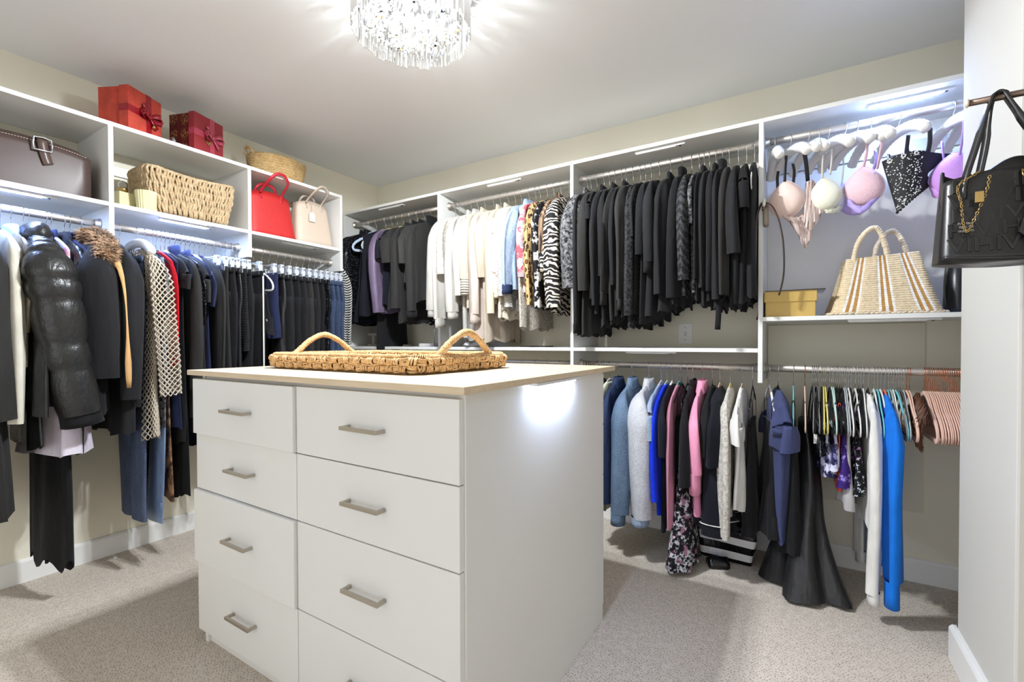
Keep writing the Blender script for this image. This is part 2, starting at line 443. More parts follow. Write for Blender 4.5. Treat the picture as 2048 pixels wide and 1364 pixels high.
baseboard('baseboard_left', 'white baseboard under the coats along the left wall', (0,YF,0), (0,-0.014,0), (1,0,0))
baseboard('baseboard_back', 'white baseboard along the back wall', (0,0,0), (4.05,0,0), (0,-1,0))
baseboard('baseboard_right', 'white baseboard at the foot of the pale wall end', (XD,-1.115,0), (XD,-0.605,0), (-1,0,0), 0.118, 0.02)
baseboard('baseboard_front', 'white baseboard on the front of the wall end', (XD,-1.10,0), (XR,-1.10,0), (0,-1,0))
# painted access panel on the back wall low in the right bay
ap = bx('trim_1', 2.94, 3.565, -0.016, 0, 0.325, 1.195, 'access_paint', bevel=0.003); struct(ap, 'wall-coloured access panel behind the lower right rail')

# ------------------------------------------------------------------ closet units
PT = 0.019
ZT = 2.127
def rod_flange(parent, c, axis, s):
    c = Vector(c); a = Vector(axis)
    MB().tube([c, c+a*0.006*s, c+a*0.0061*s, c+a*0.022*s], [0.026, 0.026, 0.021, 0.020], 20).build('rod_flange', 'nickel', parent, loc=(0,0,0))
def rail(name, label, a, b, zc, wall):
    """hanging rod between two panels; a,b = ends along the wall"""
    if wall == 'L': A, B, ax = Vector((0.28, a, zc)), Vector((0.28, b, zc)), (0,1,0)
    else: A, B, ax = Vector((a, -0.28, zc)), Vector((b, -0.28, zc)), (1,0,0)
    t = thing('hanging_rod', label, 'rod', A, 0, 'brushed nickel hanging rods')
    d = B-A; a3 = Vector(ax)
    MB().tube([a3*0.001, d*0.25, d*0.5, d*0.75, d-a3*0.001], 0.0165, 20).build('rod', 'nickel', t)
    rod_flange(t, (0,0,0), ax, 1); rod_flange(t, d, ax, -1)
    # rear bracket arm that carries the rod
    return t
DL, DB = 0.388, 0.3826
ZML = 1.758      # left middle shelf, top
# left wall, three bays (Y ranges) plus one mostly out of frame
ypan = [-2.56, -1.932, -1.303, -0.676]
for i in range(3):
    y0, y1 = ypan[i], ypan[i+1]
    t = thing('closet_unit', ['white closet bay holding the brown leather case above the coats', 'white closet bay holding the wide woven basket above dresses', 'white closet bay holding the red and beige totes'][i], 'closet', (0.0, y0, 1.604), 0, 'white wall hung closet bays')
    bx('side_panel', 0, DL, y0-PT/2, y0+PT/2, 1.604, ZT-PT if 0 else ZT, 'white_laminate', t)
    if i == 2: bx('side_panel', 0, DL, y1-PT/2, y1+PT/2, 1.604, ZT, 'white_laminate', t)
    bx('top_shelf', 0, DL-0.0006, y0+PT/2, y1-PT/2, ZT-PT, ZT, 'white_laminate', t)
    bx('shelf', 0, DL-0.0006, y0+PT/2, y1-PT/2, ZML-PT, ZML, 'white_laminate', t)
    bx('mounting_rail', 0, 0.014, y0+PT/2, y1-PT/2, 1.99, 2.04, 'rail_grey', t)
    bx('rail_cover', 0.0, 0.022, y1-PT/2-0.045, y1-PT/2-0.002, 1.97, 2.055, 'white_laminate', t)
    rail('rod', ['nickel rod over the coats in the leftmost bay', 'nickel rod over the red top and crochet cardigan', 'nickel rod over the black trousers and jeans'][i], y0+PT/2, y1-PT/2, 1.668, 'L')
# back wall, four bays (X ranges)
xpan = [0.04, 1.009, 1.986, 2.925, 3.90]
ZR, ZLO, ZMB = 2.049, 0.984, 1.0785
unames = ['white closet bay in the corner over the lilac shirt', 'white closet bay over the row of white and cream blouses', 'white closet bay over the row of black tops', 'white closet bay at the right holding gold box and striped tote']
for i in range(4):
    x0, x1 = xpan[i], xpan[i+1]
    t = thing('closet_unit', unames[i], 'closet', (x0, 0, 0.92), 0, 'white wall hung closet bays')
    bx('side_panel', x0-PT/2, x0+PT/2, -DB, 0, 0.92, ZT, 'white_laminate', t)
    if i == 3: bx('side_panel', x1-PT/2, x1+PT/2, -DB, 0, 0.92, ZT, 'white_laminate', t)
    bx('top_shelf', x0+PT/2, x1-PT/2, -DB+0.0006, 0, ZT-PT, ZT, 'white_laminate', t)
    zm = ZMB if i < 3 else 1.222
    bx('shelf', x0+PT/2, x1-PT/2, -DB+0.0006, 0, zm-PT, zm, 'white_laminate', t)
    bx('mounting_rail', x0+PT/2, x1-PT/2, -0.014, 0, 1.975, 2.03, 'rail_grey', t)
    if i == 3:
        bx('backing_board', x0+PT/2, x1-PT/2, -0.006, 0, zm, 1.97, 'white_laminate', t)
    rail('rod', ['upper nickel rod in the corner bay', 'upper nickel rod over the white and cream blouses', 'upper nickel rod over the black tops', 'upper nickel rod holding the padded white hangers'][i], x0+PT/2, x1-PT/2, ZR, 'B')
    rail('rod', ['lower nickel rod in the corner bay, behind the island', 'lower nickel rod behind the island top', 'lower nickel rod over the denim jackets', 'lower nickel rod over the row of blush hangers'][i], x0+PT/2, x1-PT/2, ZLO, 'B')

# ------------------------------------------------------------------ LED bars
def led(label, c, axis, lit, L=0.25, on='led_lit'):
    """slim light bar, c = centre of its upper face"""
    c = Vector(c); t = thing('light_bar', label, 'light', c, 0 if axis == 'X' else pi/2, 'slim motion sensor light bars')
    MB().box(-L/2, L/2, -0.013, 0.013, -0.009, 0).build('housing', 'led_housing', t, smooth=False, bevel=0.002)
    MB().box(-L/2+0.004, L/2-0.045, -0.0095, 0.0095, -0.0112, -0.0088).build('diffuser', on if lit else 'led_off', t, smooth=False)
    MB().ball((L/2-0.025, 0, -0.0095), 0.006, 10, 5, (1,1,0.5)).build('sensor', 'black_plastic', t)
    return t
zu = ZT-PT
led('unlit light bar under the top shelf of corner bay', (0.53, -0.345, zu), 'X', False)
led('unlit light bar under the shelf over white blouses', (1.515, -0.345, zu), 'X', False)
led('unlit light bar under the shelf over black tops', (2.463, -0.345, zu), 'X', False)
led('lit light bar under the top shelf over the bras', (3.455, -0.315, zu), 'X', True, 0.27)
led('lit light bar over the coats at far left', (0.345, -2.235, ZML-PT), 'Y', True, 0.26)
led('lit light bar under the shelf with the wide woven basket', (0.345, -1.60, ZML-PT), 'Y', True, 0.26)
led('unlit light bar under the shelf with the two totes', (0.345, -0.955, ZML-PT), 'Y', False)
led('unlit light bar under the shelf over the denim jackets', (2.42, -0.355, ZMB-PT), 'X', False, 0.26)
led('unlit light bar under the shelf with the striped tote', (3.40, -0.355, 1.222-PT), 'X', False, 0.30)
# ------------------------------------------------------------------ island
IX0, IX1, IY0, IY1 = 1.182, 2.410, -1.925, -1.030
isl = thing('island_cabinet', 'white drawer island in the middle of the carpet', 'cabinet', (1.796, -1.4775, 0))
def ib(name, x0, x1, y0, y1, z0, z1, mat='white_laminate', par=isl, bevel=0.0012): return bx(name, x0, x1, y0, y1, z0, z1, mat, par, bevel)
ib('side_panel', IX1-0.019, IX1, IY0, IY1, 0, 0.994); ib('side_panel', IX0+0.008, IX0+0.027, IY0, IY1, 0, 0.994)
ib('carcass', IX0+0.0275, IX1-0.0195, IY0+0.004, IY1-0.004, 0.05, 0.993)
ib('toe_kick', IX0+0.0275, IX1-0.0195, IY0+0.010, IY1-0.010, 0, 0.0499)
def pull(par, x, y, z, sgn=-1):
    """square bar pull, local to the island"""
    L = 0.0715
    m_ = MB().box(x-L, x+L, min(y, y+sgn*0.030), max(y, y+sgn*0.030)*0+(y+sgn*0.022 if sgn > 0 else y-0.022), z-0.005, z+0.005)
    m_ = MB()
    ya, yb = sorted((y+sgn*0.022, y+sgn*0.031)); m_.box(x-L, x+L, ya, yb, z-0.005, z+0.005)
    for s in (-1, 1):
        ya, yb = sorted((y-sgn*0.001, y+sgn*0.0225)); xs = sorted((x+s*L, x+s*(L-0.009))); m_.box(xs[0], xs[1], ya, yb, z-0.0049, z+0.0049)
    return m_
SPL = [0.983, 0.781, 0.578, 0.311, 0.053]
def drawer(x0, x1, z0, z1, dy, hx, back=False):
    y0, y1 = (IY0-0.019-dy, IY0-0.0005-dy) if not back else (IY1+0.0005, IY1+0.0195)
    o = ib('drawer', x0, x1, y0, y1, z0+0.0016, z1-0.0016, bevel=0.0015)
    if dy:   # box of the drawer that stands slightly open
        c = (o.location.x, o.location.y, o.location.z)
        MB().box(-(x1-x0)/2+0.02, (x1-x0)/2-0.02, 0.0095, 0.0095+dy+0.003, 0.02, (z1-z0)-0.03).build('drawer_box', 'white_laminate', o, smooth=False)
    p = pull(o, hx-(x0+x1)/2, -0.0095 if not back else 0.0095, (z1-z0)*0.5-0.0016+0.002, -1 if not back else 1)
    p.build('handle', 'brushed_pull', o, smooth=False, bevel=0.001)
for i in range(4):
    drawer(IX0, 1.7885, SPL[i+1], SPL[i], 0.011 if i in (0, 2) else 0.0, 1.496)
    drawer(1.7915, IX1-0.004, SPL[i+1], SPL[i], 0.0, 2.095)
    drawer(IX0+0.004, 1.7885, SPL[i+1], SPL[i], 0, 1.496, True); drawer(1.7915, IX1-0.004, SPL[i+1], SPL[i], 0, 2.095, True)
tag(bx('countertop', 1.156, 2.434, -1.962, -0.953, 0.9945, 1.0125, 'counter_wood', bevel=0.001), 'pale oak worktop on the white drawer island under the woven tray', 'countertop')
led('lit light bar under the oak worktop edge on the island side', (2.4228, -1.46, 0.9935), 'Y', True, 0.32, 'led_lit_soft')
CT = 1.0125

# ------------------------------------------------------------------ weaving helpers
def strand(mb, pts, r, seg=5, flat=1.0, n=6): mb.tube(curve(pts, n), r, seg, flat=flat)
def weave(P, ns, nv, kind, rng, r=None, bulge=0.006, k=4):
    """P(s, v) -> point on a closed wall; returns one mesh of interlaced bundles"""
    mb = MB()
    def nrm(s, v):
        a = P((s+0.004) % 1, v)-P((s-0.004) % 1, v); b = P(s, min(1, v+0.02))-P(s, max(0, v-0.02))
        return a.cross(b).normalized()
    for rr in range(nv):
        for i in range(ns):
            s0, s1 = i/ns, (i+1)/ns; v0, v1 = rr/nv, (rr+1)/nv
            if kind == 'block':
                vert = (rr+i) % 2 == 0
                for q in range(k):
                    f = (q+0.5)/k; j = lambda a=0.12: rng.uniform(-a, a)
                    if vert:
                        s = s0+(s1-s0)*(f+j(0.1)); ss = (s1-s0)*j(0.35)
                        pts = [(s+ss*(t-0.5), v0+(v1-v0)*t, b) for t, b in ((-0.12, -0.5), (0.2, 0.7), (0.5, 1), (0.8, 0.7), (1.12, -0.5))]
                    else:
                        v = v0+(v1-v0)*(f+j(0.08)); vv = (v1-v0)*j(0.25)
                        pts = [(s0+(s1-s0)*t, v+vv*(t-0.5), b) for t, b in ((-0.2, -0.6), (0.2, 0.6), (0.5, 0.95), (0.8, 0.6), (1.2, -0.6))]
                    strand(mb, [P(a % 1, min(max(v, 0), 1.0))+nrm(a % 1, min(max(v, 0.02), 0.98))*b*bulge for a, v, b in pts], r*rng.uniform(0.8, 1.15), 5)
            elif kind == 'leaf':      # fat vertical strips crossing each other, row by row
                s = s0+(s1-s0)*(0.5 if rr % 2 else 0.0); s += (s1-s0)*rng.uniform(-0.25, 0.25); d = (s1-s0)*rng.uniform(-0.1, 0.9)*(1 if rr % 2 else -1); b2 = rng.uniform(0.6, 1.35)
                pts = [(s-d*0.5, v0-0.07, -0.4), (s-d*0.2, v0+(v1-v0)*0.25, 0.75*b2), (s+d*0.2, v0+(v1-v0)*0.75, b2), (s+d*0.5, v1+0.07, -0.3)]
                strand(mb, [P(a % 1, min(max(v, 0), 1))+nrm(a % 1, min(max(v, 0.02), 0.98))*b*bulge for a, v, b in pts], r*rng.uniform(0.75, 1.2), 5, n=5)
            elif kind == 'braid':
                for dd in (0, 1):
                    lo, hi = (0.1, 0.62) if dd == 0 else (0.9, 0.38)
                    o = 0.5*dd
                    pts = [(s0+(s1-s0)*(t+o), v0+(v1-v0)*(lo+(hi-lo)*t), b) for t, b in ((-0.1, -0.2), (0.35, 0.9), (0.7, 0.8), (1.15, -0.3))]
                    strand(mb, [P(a % 1, min(max(v, 0), 1))+nrm(a % 1, min(max(v, 0.02), 0.98))*b*bulge for a, v, b in pts], r*rng.uniform(0.85, 1.15), 5, n=4)
    return mb
def rrect(hx, hy, rc, s):
    """point on a rounded rectangle, s in 0..1, counter-clockwise from the middle of the right side"""
    rc = min(rc, hx-1e-4, hy-1e-4); a, b = 2*(hx-rc), 2*(hy-rc); q = pi*rc/2; Lt = 2*a+2*b+4*q; d = (s % 1)*Lt
    for L_, kind in ((b/2, 0), (q, 1), (a, 2), (q, 3), (b, 4), (q, 5), (a, 6), (q, 7), (b/2, 8)):
        if d <= L_ or kind == 8: break
        d -= L_
    if kind == 0: return (hx, d)
    if kind == 8: return (hx, -b/2+d)
    if kind == 2: return (hx-rc-d, hy)
    if kind == 4: return (-hx, hy-rc-d)
    if kind == 6: return (-hx+rc+d, -hy)
    c, a0 = {1: ((hx-rc, hy-rc), 0), 3: ((-hx+rc, hy-rc), pi/2), 5: ((-hx+rc, -hy+rc), pi), 7: ((hx-rc, -hy+rc), 1.5*pi)}[kind]
    t = a0+d/q*pi/2
    return (c[0]+rc*cos(t), c[1]+rc*sin(t))
def wrapped(path, r, wraps, rng, seg=8, sub=4):
    """rod wrapped in raffia: radius swells with each turn"""
    n = wraps*sub; P = curve(path, n)
    jit = [rng.uniform(-0.09, 0.09) for _ in range(wraps+1)]
    rr = [r*(0.9+0.18*abs(sin(pi*i/sub))+jit[i//sub]) for i in range(n+1)]
    mb = MB(); mb.tube(P, rr, seg); return mb

# ------------------------------------------------------------------ tray on the island
rng = random.Random(5)
TX, TY = 0.405, 0.252
tray = thing('woven_tray', 'large woven seagrass tray with two arched handles on the island worktop', 'tray', (1.700, -1.497, CT), rad(-1.5))
def tp(s, v):
    x, y = rrect(TX-0.004+0.006*v, TY-0.004+0.006*v, 0.05, s); return Vector((x, y, 0.007+0.044*v))
MB().rings([[Vector((*rrect(TX-0.012, TY-0.012, 0.05, j/64), z)) for j in range(64)] for z in (0.001, 0.010)]).build('base', 'seagrass', tray)
mb = MB(); 
mb.rings([[Vector((*rrect(TX-0.006-a, TY-0.006-a, 0.05, j/96), z)) for j in range(96)] for a, z in ((0,0.004),(0,0.05),(0.016,0.05),(0.016,0.004))], False, False, True)
mb.build('wall_core', 'basket_core', tray)
tag(weave(tp, 86, 2, 'block', rng, 0.0033, 0.0095, 5).build('wall_weave', 'seagrass', tray), 'woven seagrass wall', kind='stuff')
def tpi(s, v):
    x, y = rrect(TX-0.022, TY-0.022, 0.05, 1-s); return Vector((x, y, 0.008+0.044*v))
tag(weave(tpi, 80, 2, 'block', rng, 0.0030, 0.004, 3).build('inner_weave', 'seagrass', tray), 'woven seagrass inner wall', kind='stuff')
mb = MB(); N = 420
for k in range(N):
    s = k/N; ds = 2.6/N
    c0 = Vector((*rrect(TX-0.011, TY-0.011, 0.05, s), 0.052)); c1 = Vector((*rrect(TX-0.011, TY-0.011, 0.05, s+ds), 0.052))
    t = (c1-c0).normalized(); nn = Vector((t.y, -t.x, 0))
    pts = []
    for a in (-0.35, 0.2, 0.75, 1.3, 1.85, 2.5, 3.1, 3.5):
        pts.append(c0+(c1-c0)*(a/3.2)+(nn*cos(a)*0.0135+Vector((0,0,1))*sin(a)*0.0085))
    strand(mb, pts, 0.0024*rng.uniform(0.75, 1.2), 5, n=6)
tag(mb.build('rim', 'seagrass', tray), 'wrapped seagrass rim', kind='stuff')
for sx in (-1, 1):
    x = sx*(TX-0.012)
    wrapped([(x, -0.155, 0.045), (x, -0.125, 0.066), (x+sx*0.004, -0.070, 0.108), (x+sx*0.006, 0.0, 0.134), (x+sx*0.004, 0.070, 0.108), (x, 0.125, 0.066), (x, 0.155, 0.045)], 0.0115, 40, rng, 10).build('handle', 'seagrass', tray)

# ------------------------------------------------------------------ chandelier
ch = thing('chandelier', 'round crystal prism ceiling lamp glowing over the island', 'lamp', (CHX, CHY, H))
dz = CHZ-H
MB().lathe([(0.02,-0.0005),(0.20,-0.0005),(0.20,-0.012),(0.19,-0.016),(0.02,-0.016)], 48).build('canopy', 'chrome', ch)
MB().lathe([(CHR-0.004,-0.016),(CHR+0.002,-0.016),(CHR+0.002,-0.026),(CHR-0.004,-0.026)], 64, cap0=False, cap1=False).build('frame_ring', 'chrome', ch)
def prism_mesh(w, h, name):
    mb = MB(); hw = w/2
    mb.rings([[Vector((hw,0,z)), Vector((0,hw*0.55,z)), Vector((-hw,0,z)), Vector((0,-hw*0.55,z))] for z in (0, -h+0.004)]+[[Vector((hw*0.5,0,-h)), Vector((0,hw*0.3,-h)), Vector((-hw*0.5,0,-h)), Vector((0,-hw*0.3,-h))]])
    return mb.mesh(name, False)
rng = random.Random(3)
pm = [prism_mesh(0.0145, 0.180, 'crystal prism'), prism_mesh(0.0145, 0.172, 'crystal prism short'), prism_mesh(0.013, 0.16, 'crystal prism inner')]
NP = 84
for k in range(NP):
    a = 2*pi*k/NP
    o = put('crystal_prism', pm[0 if (k//3) % 2 else 1], 'crystal', ch, loc=(CHR*cos(a), CHR*sin(a), -0.018)); o.rotation_euler = (0, 0, a+pi/2+rng.uniform(-0.2, 0.2))
NI = 56
for k in range(NI):
    a = 2*pi*(k+0.5)/NI; r_ = CHR-0.032
    o = put('crystal_prism', pm[2], 'crystal', ch, loc=(r_*cos(a), r_*sin(a), -0.026)); o.rotation_euler = (0, 0, a+pi/2)
mb = MB(); gd = MB()
for k in range(340):
    r_ = 0.172*sqrt(rng.random()); a = rng.uniform(0, 2*pi); z = dz+0.012+0.02*rng.random()+0.01*(r_/0.17)
    s = rng.uniform(0.005, 0.011)
    M_ = Matrix.Rotation(rng.uniform(0, 3), 3, 'X') @ Matrix.Rotation(rng.uniform(0, 3), 3, 'Y')
    (gd if k % 14 == 0 else mb).ball((r_*cos(a), r_*sin(a), z), s*(0.6 if k % 14 == 0 else 1), 5, 4, (1, 0.7, 1.5), M_)
tag(mb.build('crystal_drops', 'crystal_drop', ch, smooth=False), 'many small crystal drops under the lamp', kind='stuff')
tag(gd.build('gold_beads', 'gold', ch, smooth=False), 'scattered gold beads among the drops', kind='stuff')
for k in range(3):
    a = 2.1*k+0.4+0.7
    b = MB().ball((0.085*cos(a), 0.085*sin(a), -0.14), 0.017, 12, 9, (1,1,1.5)).build('bulb', 'bulb_lit', ch)
    MB().lathe([(0.012,0),(0.012,-0.09),(0.009,-0.10)], 12, (0.085*cos(a), 0.085*sin(a), -0.014)).build('bulb_socket', 'chrome', ch)

# ------------------------------------------------------------------ left unit: things on the shelves
plain('gift_red', (176, 62, 46), 0.85, var=0.10, vs=22, bs=300, bst=0.1); plain('gift_red2', (136, 34, 42), 0.55)
plain('ribbon_red', (138, 12, 28), 0.3, spec=0.6); plain('ribbon_pink', (168, 62, 82), 0.3, spec=0.6)
def teal_drop(T):
    v = T.vor(13, T.co((1,1.2,1)), rnd=0.15); d = T.vor(150)
    m1 = T.ramp(v.outputs['Distance'], [(0.36,(255,255,255)),(0.42,(0,0,0))]); m2 = T.ramp(d.outputs['Distance'], [(0.25,(255,255,255)),(0.4,(0,0,0))])
    return T.mix(T.mix(1.0, m1, m2, 'MULTIPLY'), (84, 26, 24), (196, 152, 84)), None
pattern('gift_pattern', teal_drop, 0.5)
def gift(name, label, corner, d, w, depth, lid, h, mb_, ml, mr, tagkind):
    """box lying on its side, lid to the room; corner = left end of the lid face, d = direction along the face"""
    ang = atan2(d[1], d[0]); t = thing('gift_box', label, 'box', (corner[0], corner[1], ZT+0.0005), ang, 'red gift boxes on the left unit')
    # local x along the face, +y away from the room is to the left of x
    e = 0.004
    MB().box(e, w-e, lid, depth, e*0.0, h-e).build('box_body', mb_, t, smooth=False, bevel=0.0015)
    MB().box(0, w, 0, lid-0.0002, 0, h).build('lid', ml, t, smooth=False, bevel=0.0015)
    q = 0.0012; rb = 0.016
    mbd = MB(); zc = h*0.48; xc = w*0.60
    mbd.box(-q, w+q, -q, -0.0001, zc-rb, zc+rb); mbd.box(-q, -0.0001, -q, lid-0.001, zc-rb, zc+rb); mbd.box(w+0.0001, w+q, -q, lid-0.001, zc-rb, zc+rb)
    mbd.box(xc-rb*0.9, xc+rb*0.9, -q*1.5, -0.0001, 0.002, h); mbd.box(xc-rb*0.9, xc+rb*0.9, -q, lid-0.001, h+0.0001, h+q)
    mbd.build('ribbon', mr, t, smooth=False)
    bw = MB()
    for s in (-1, 1):
        P = curve([(xc, -0.004, zc), (xc+s*0.02, -0.022, zc+0.012*s), (xc+s*0.045, -0.024, zc+0.016), (xc+s*0.05, -0.014, zc-0.002), (xc+s*0.025, -0.008, zc-0.008), (xc, -0.006, zc)], 18)
        bw.ribbon(P, [0.006+0.010*sin(pi*i/18) for i in range(19)], 0.0008, (0, 0.3, 1))
        P = curve([(xc, -0.006, zc), (xc+s*0.012, -0.012, zc-0.02 if s > 0 else zc+0.02), (xc+s*0.038, -0.010, zc-0.046 if s > 0 else zc+0.05)], 8)
        bw.ribbon(P, [0.005+0.006*i/8 for i in range(9)], 0.0007, (1, 0, 0.5))
    bw.ball((xc, -0.010, zc), 0.010, 10, 7, (1, 0.8, 1.1))
    bw.build('bow', mr, t)
    if tagkind == 'bell':
        MB().lathe([(0.001,0.0),(0.004,-0.001),(0.007,-0.012),(0.010,-0.018),(0.0085,-0.018),(0.001,-0.008)], 12, (xc+0.012, -0.016, zc-0.03)).build('bell', 'gold', t)
    else:
        zz = zc-0.028
        MB().rings([[Vector((xc+x, y, zz+z)) for x, z in ((-0.052,0.018),(-0.046,-0.002),(-0.026,-0.022),(-0.010,-0.004),(-0.014,0.006),(-0.030,-0.008))] for y in (-0.0045,-0.003)]).build('gift_tag', 'gold', t, smooth=False)
gift('gift_box', 'orange red gift box with dark red bow on the left top shelf', (0.387,-1.865), (-0.445,0.895), 0.184, 0.158, 0.048, 0.20, 'gift_red', 'gift_red', 'ribbon_red', 'bell')
gift('gift_box', 'dark red gift box with pink bow and patterned brown sides', (0.391,-1.588), (-0.33,0.944), 0.182, 0.163, 0.036, 0.193, 'gift_pattern', 'gift_red2', 'ribbon_pink', 'tag')
# small silver ornament between the gift boxes
tag(MB().lathe([(0.001,0),(0.016,0.001),(0.02,0.012),(0.012,0.022),(0.018,0.034),(0.008,0.05),(0.001,0.056)], 12).build('ornament', 'steel', loc=(0.30,-1.645,ZT+0.0005)), 'small silver ornament between the two red gift boxes', 'ornament')

# oval basket on top
rng = random.Random(9)
ob = thing('oval_basket', 'oval woven straw basket with loop handle on the top shelf above the red tote', 'basket', (0.235, -1.045, ZT+0.0005))
def obp(s, v):
    a = 2*pi*s; k = 0.80+0.20*sqrt(v); return Vector((0.130*k*cos(a), 0.172*k*sin(a), 0.006+0.125*v))
MB().rings([[obp(j/40, v)*0.985 for j in range(40)] for v in (0.0, 0.3, 0.6, 1.0)]+[[Vector((obp(j/40, v).x*0.92, obp(j/40, v).y*0.94, obp(j/40, v).z+0.002)) for j in range(40)] for v in (1.0, 0.5, 0.05)]).build('basket_core', 'basket_core', ob)
tag(weave(obp, 46, 8, 'braid', rng, 0.0072, 0.004).build('basket_weave', 'oval_straw', ob), 'braided straw rows', kind='stuff')
wrapped([Vector((obp(j/44, 1).x*0.97, obp(j/44, 1).y*0.97, obp(j/44, 1).z)) for j in range(45)], 0.0085, 60, rng, 7, 3).build('rim', 'oval_straw', ob)
for s in (-1, 1):
    wrapped([(0.03, s*0.158, 0.110), (0.032, s*0.178, 0.145), (0.012, s*0.186, 0.166), (-0.012, s*0.186, 0.166), (-0.032, s*0.178, 0.145), (-0.03, s*0.158, 0.110)], 0.008, 18, rng, 7).build('handle', 'oval_straw', ob)

# brown leather case in the leftmost bay
plain('brown_leather', (70, 54, 50), 0.42, bs=350, bst=0.12, spec=0.5); plain('stitch', (200, 192, 180), 0.7); plain('strap_leather', (84, 66, 60), 0.38)
case = thing('leather_case', 'dark brown leather case with silver buckle strap on the left shelf', 'case', (0.20, -2.19, ZML+0.0005))
mb = MB(); rings = []
hw_, hd = 0.205, 0.125
for y in [-hw_+2*hw_*k/12 for k in range(13)]:
    arc = sqrt(max(0, 1-(y/hw_)**2)); zt = 0.205+0.03*arc; rs = 0.018 if abs(y) > hw_-1e-6 else 0.0
    ring = []
    for x, z in ((-hd+rs, 0.0), (hd-rs, 0.0), (hd, 0.008), (hd, zt-0.05), (hd-0.006, zt-0.022), (hd-0.03, zt-0.004), (0, zt+0.01), (-hd+0.03, zt-0.004), (-hd, zt-0.03), (-hd, 0.01)): ring.append(Vector((x, y, z)))
    rings.append(ring)
mb.rings(rings).build('case_body', 'brown_leather', case)
st = MB()
for k in range(44):
    y = -hw_+0.012+2*(hw_-0.012)*k/44; arc = sqrt(max(0, 1-(y/hw_)**2)); zt = 0.205+0.03*arc
    st.box(hd-0.006, hd-0.0035, y, y+0.0055, zt-0.026, zt-0.0245)
tag(st.build('stitching', 'stitch', case, smooth=False), 'pale stitching', kind='stuff')
mb = MB(); yb = 0.045
mb.ribbon(curve([(hd-0.04, yb, 0.232), (hd+0.002, yb, 0.224), (hd+0.008, yb+0.002, 0.19), (hd+0.007, yb+0.012, 0.14), (hd+0.006, yb+0.02, 0.118)], 12), 0.0165, 0.002, (0,1,0)); mb.build('strap', 'strap_leather', case)
MB().tube([(hd+0.014, yb+y, 0.195+z) for y, z in ((-0.027,-0.026),(0.027,-0.024),(0.029,0.0),(0.027,0.026),(0,0.031),(-0.027,0.026),(-0.029,0))], 0.0042, 8, True).build('buckle', 'steel', case)

# perfume bottle and ribbed glass candle
pb = thing('perfume_bottle', 'square pale yellow perfume bottle with gold cap beside the candle', 'bottle', (0.245, -1.842, ZML+0.0005), rad(12))
MB().box(-0.036, 0.036, -0.036, 0.036, 0, 0.088).build('bottle', 'perfume_glass', pb, smooth=False, bevel=0.004)
MB().box(-0.031, 0.031, -0.031, 0.031, 0.006, 0.072).build('perfume', plain('perfume_juice', (228,220,180), 0.2), pb, smooth=False)
MB().lathe([(0.012,0.088),(0.012,0.098),(0.019,0.099),(0.019,0.112),(0.012,0.113)], 20).build('collar', 'gold', pb)
MB().ball((0,0,0.128), 0.021, 14, 9).build('stopper', 'clear_plastic', pb)
cg = thing('glass_candle', 'pale yellow ribbed glass candle in front of the wide woven basket', 'candle', (0.325, -1.775, ZML+0.0005))
mb = MB(); n = 48
mb.rings([[Vector(((r_+(0.0018 if j % 2 else 0))*cos(2*pi*j/n), (r_+(0.0018 if j % 2 else 0))*sin(2*pi*j/n), z)) for j in range(n)] for r_, z in ((0.036,0),(0.037,0.003),(0.046,0.098),(0.0435,0.098),(0.036,0.012))], True, True).build('glass', 'perfume_glass', cg, smooth=False)
MB().lathe([(0.034,0.008),(0.0425,0.085)], 24).build('wax', plain('candle_wax', (232,226,192), 0.5), cg)

# wide woven basket
rng = random.Random(12)
wb = thing('woven_basket', 'wide basket of pale woven water hyacinth on the middle left shelf', 'basket', (0.235, -1.575, ZML+0.0005))
def wbp(s, v):
    k = 1-0.16*(1-v)**1.5; x, y = rrect(0.13*k, 0.205*k, 0.05, s)
    lift = 0.018*(abs(y)/0.2)**2*v
    return Vector((x, y, 0.012+0.20*v+lift))
def wcore(o, v): return [Vector((wbp(j/56, v).x*o, wbp(j/56, v).y*o, wbp(j/56, v).z)) for j in range(56)]
MB().rings([wcore(0.985, v) for v in (0, 0.2, 0.5, 0.8, 0.985)]+[wcore(0.93, v) for v in (0.985, 0.5, 0.04)]).build('basket_core', plain('hyacinth_core', (116,88,56), 0.9), wb)
tag(weave(wbp, 84, 6, 'leaf', rng, 0.0066, 0.0085).build('basket_weave', 'hyacinth', wb), 'fat woven hyacinth strips', kind='stuff')
mb = MB()
for v in (0.14, 0.28, 0.43, 0.57, 0.71, 0.86):
    mb.tube([Vector((wbp(j/80, v).x*1.02, wbp(j/80, v).y*1.015, wbp(j/80, v).z+0.0035*(1 if j % 2 else -1))) for j in range(80)], 0.0016, 5, True)
tag(mb.build('weft_cord', 'cotton_cord', wb), 'thin pale cross cords', kind='stuff')
wrapped([wbp(j/60, 0.995) for j in range(61)], 0.0095, 64, rng, 7, 3).build('rim', 'hyacinth', wb)

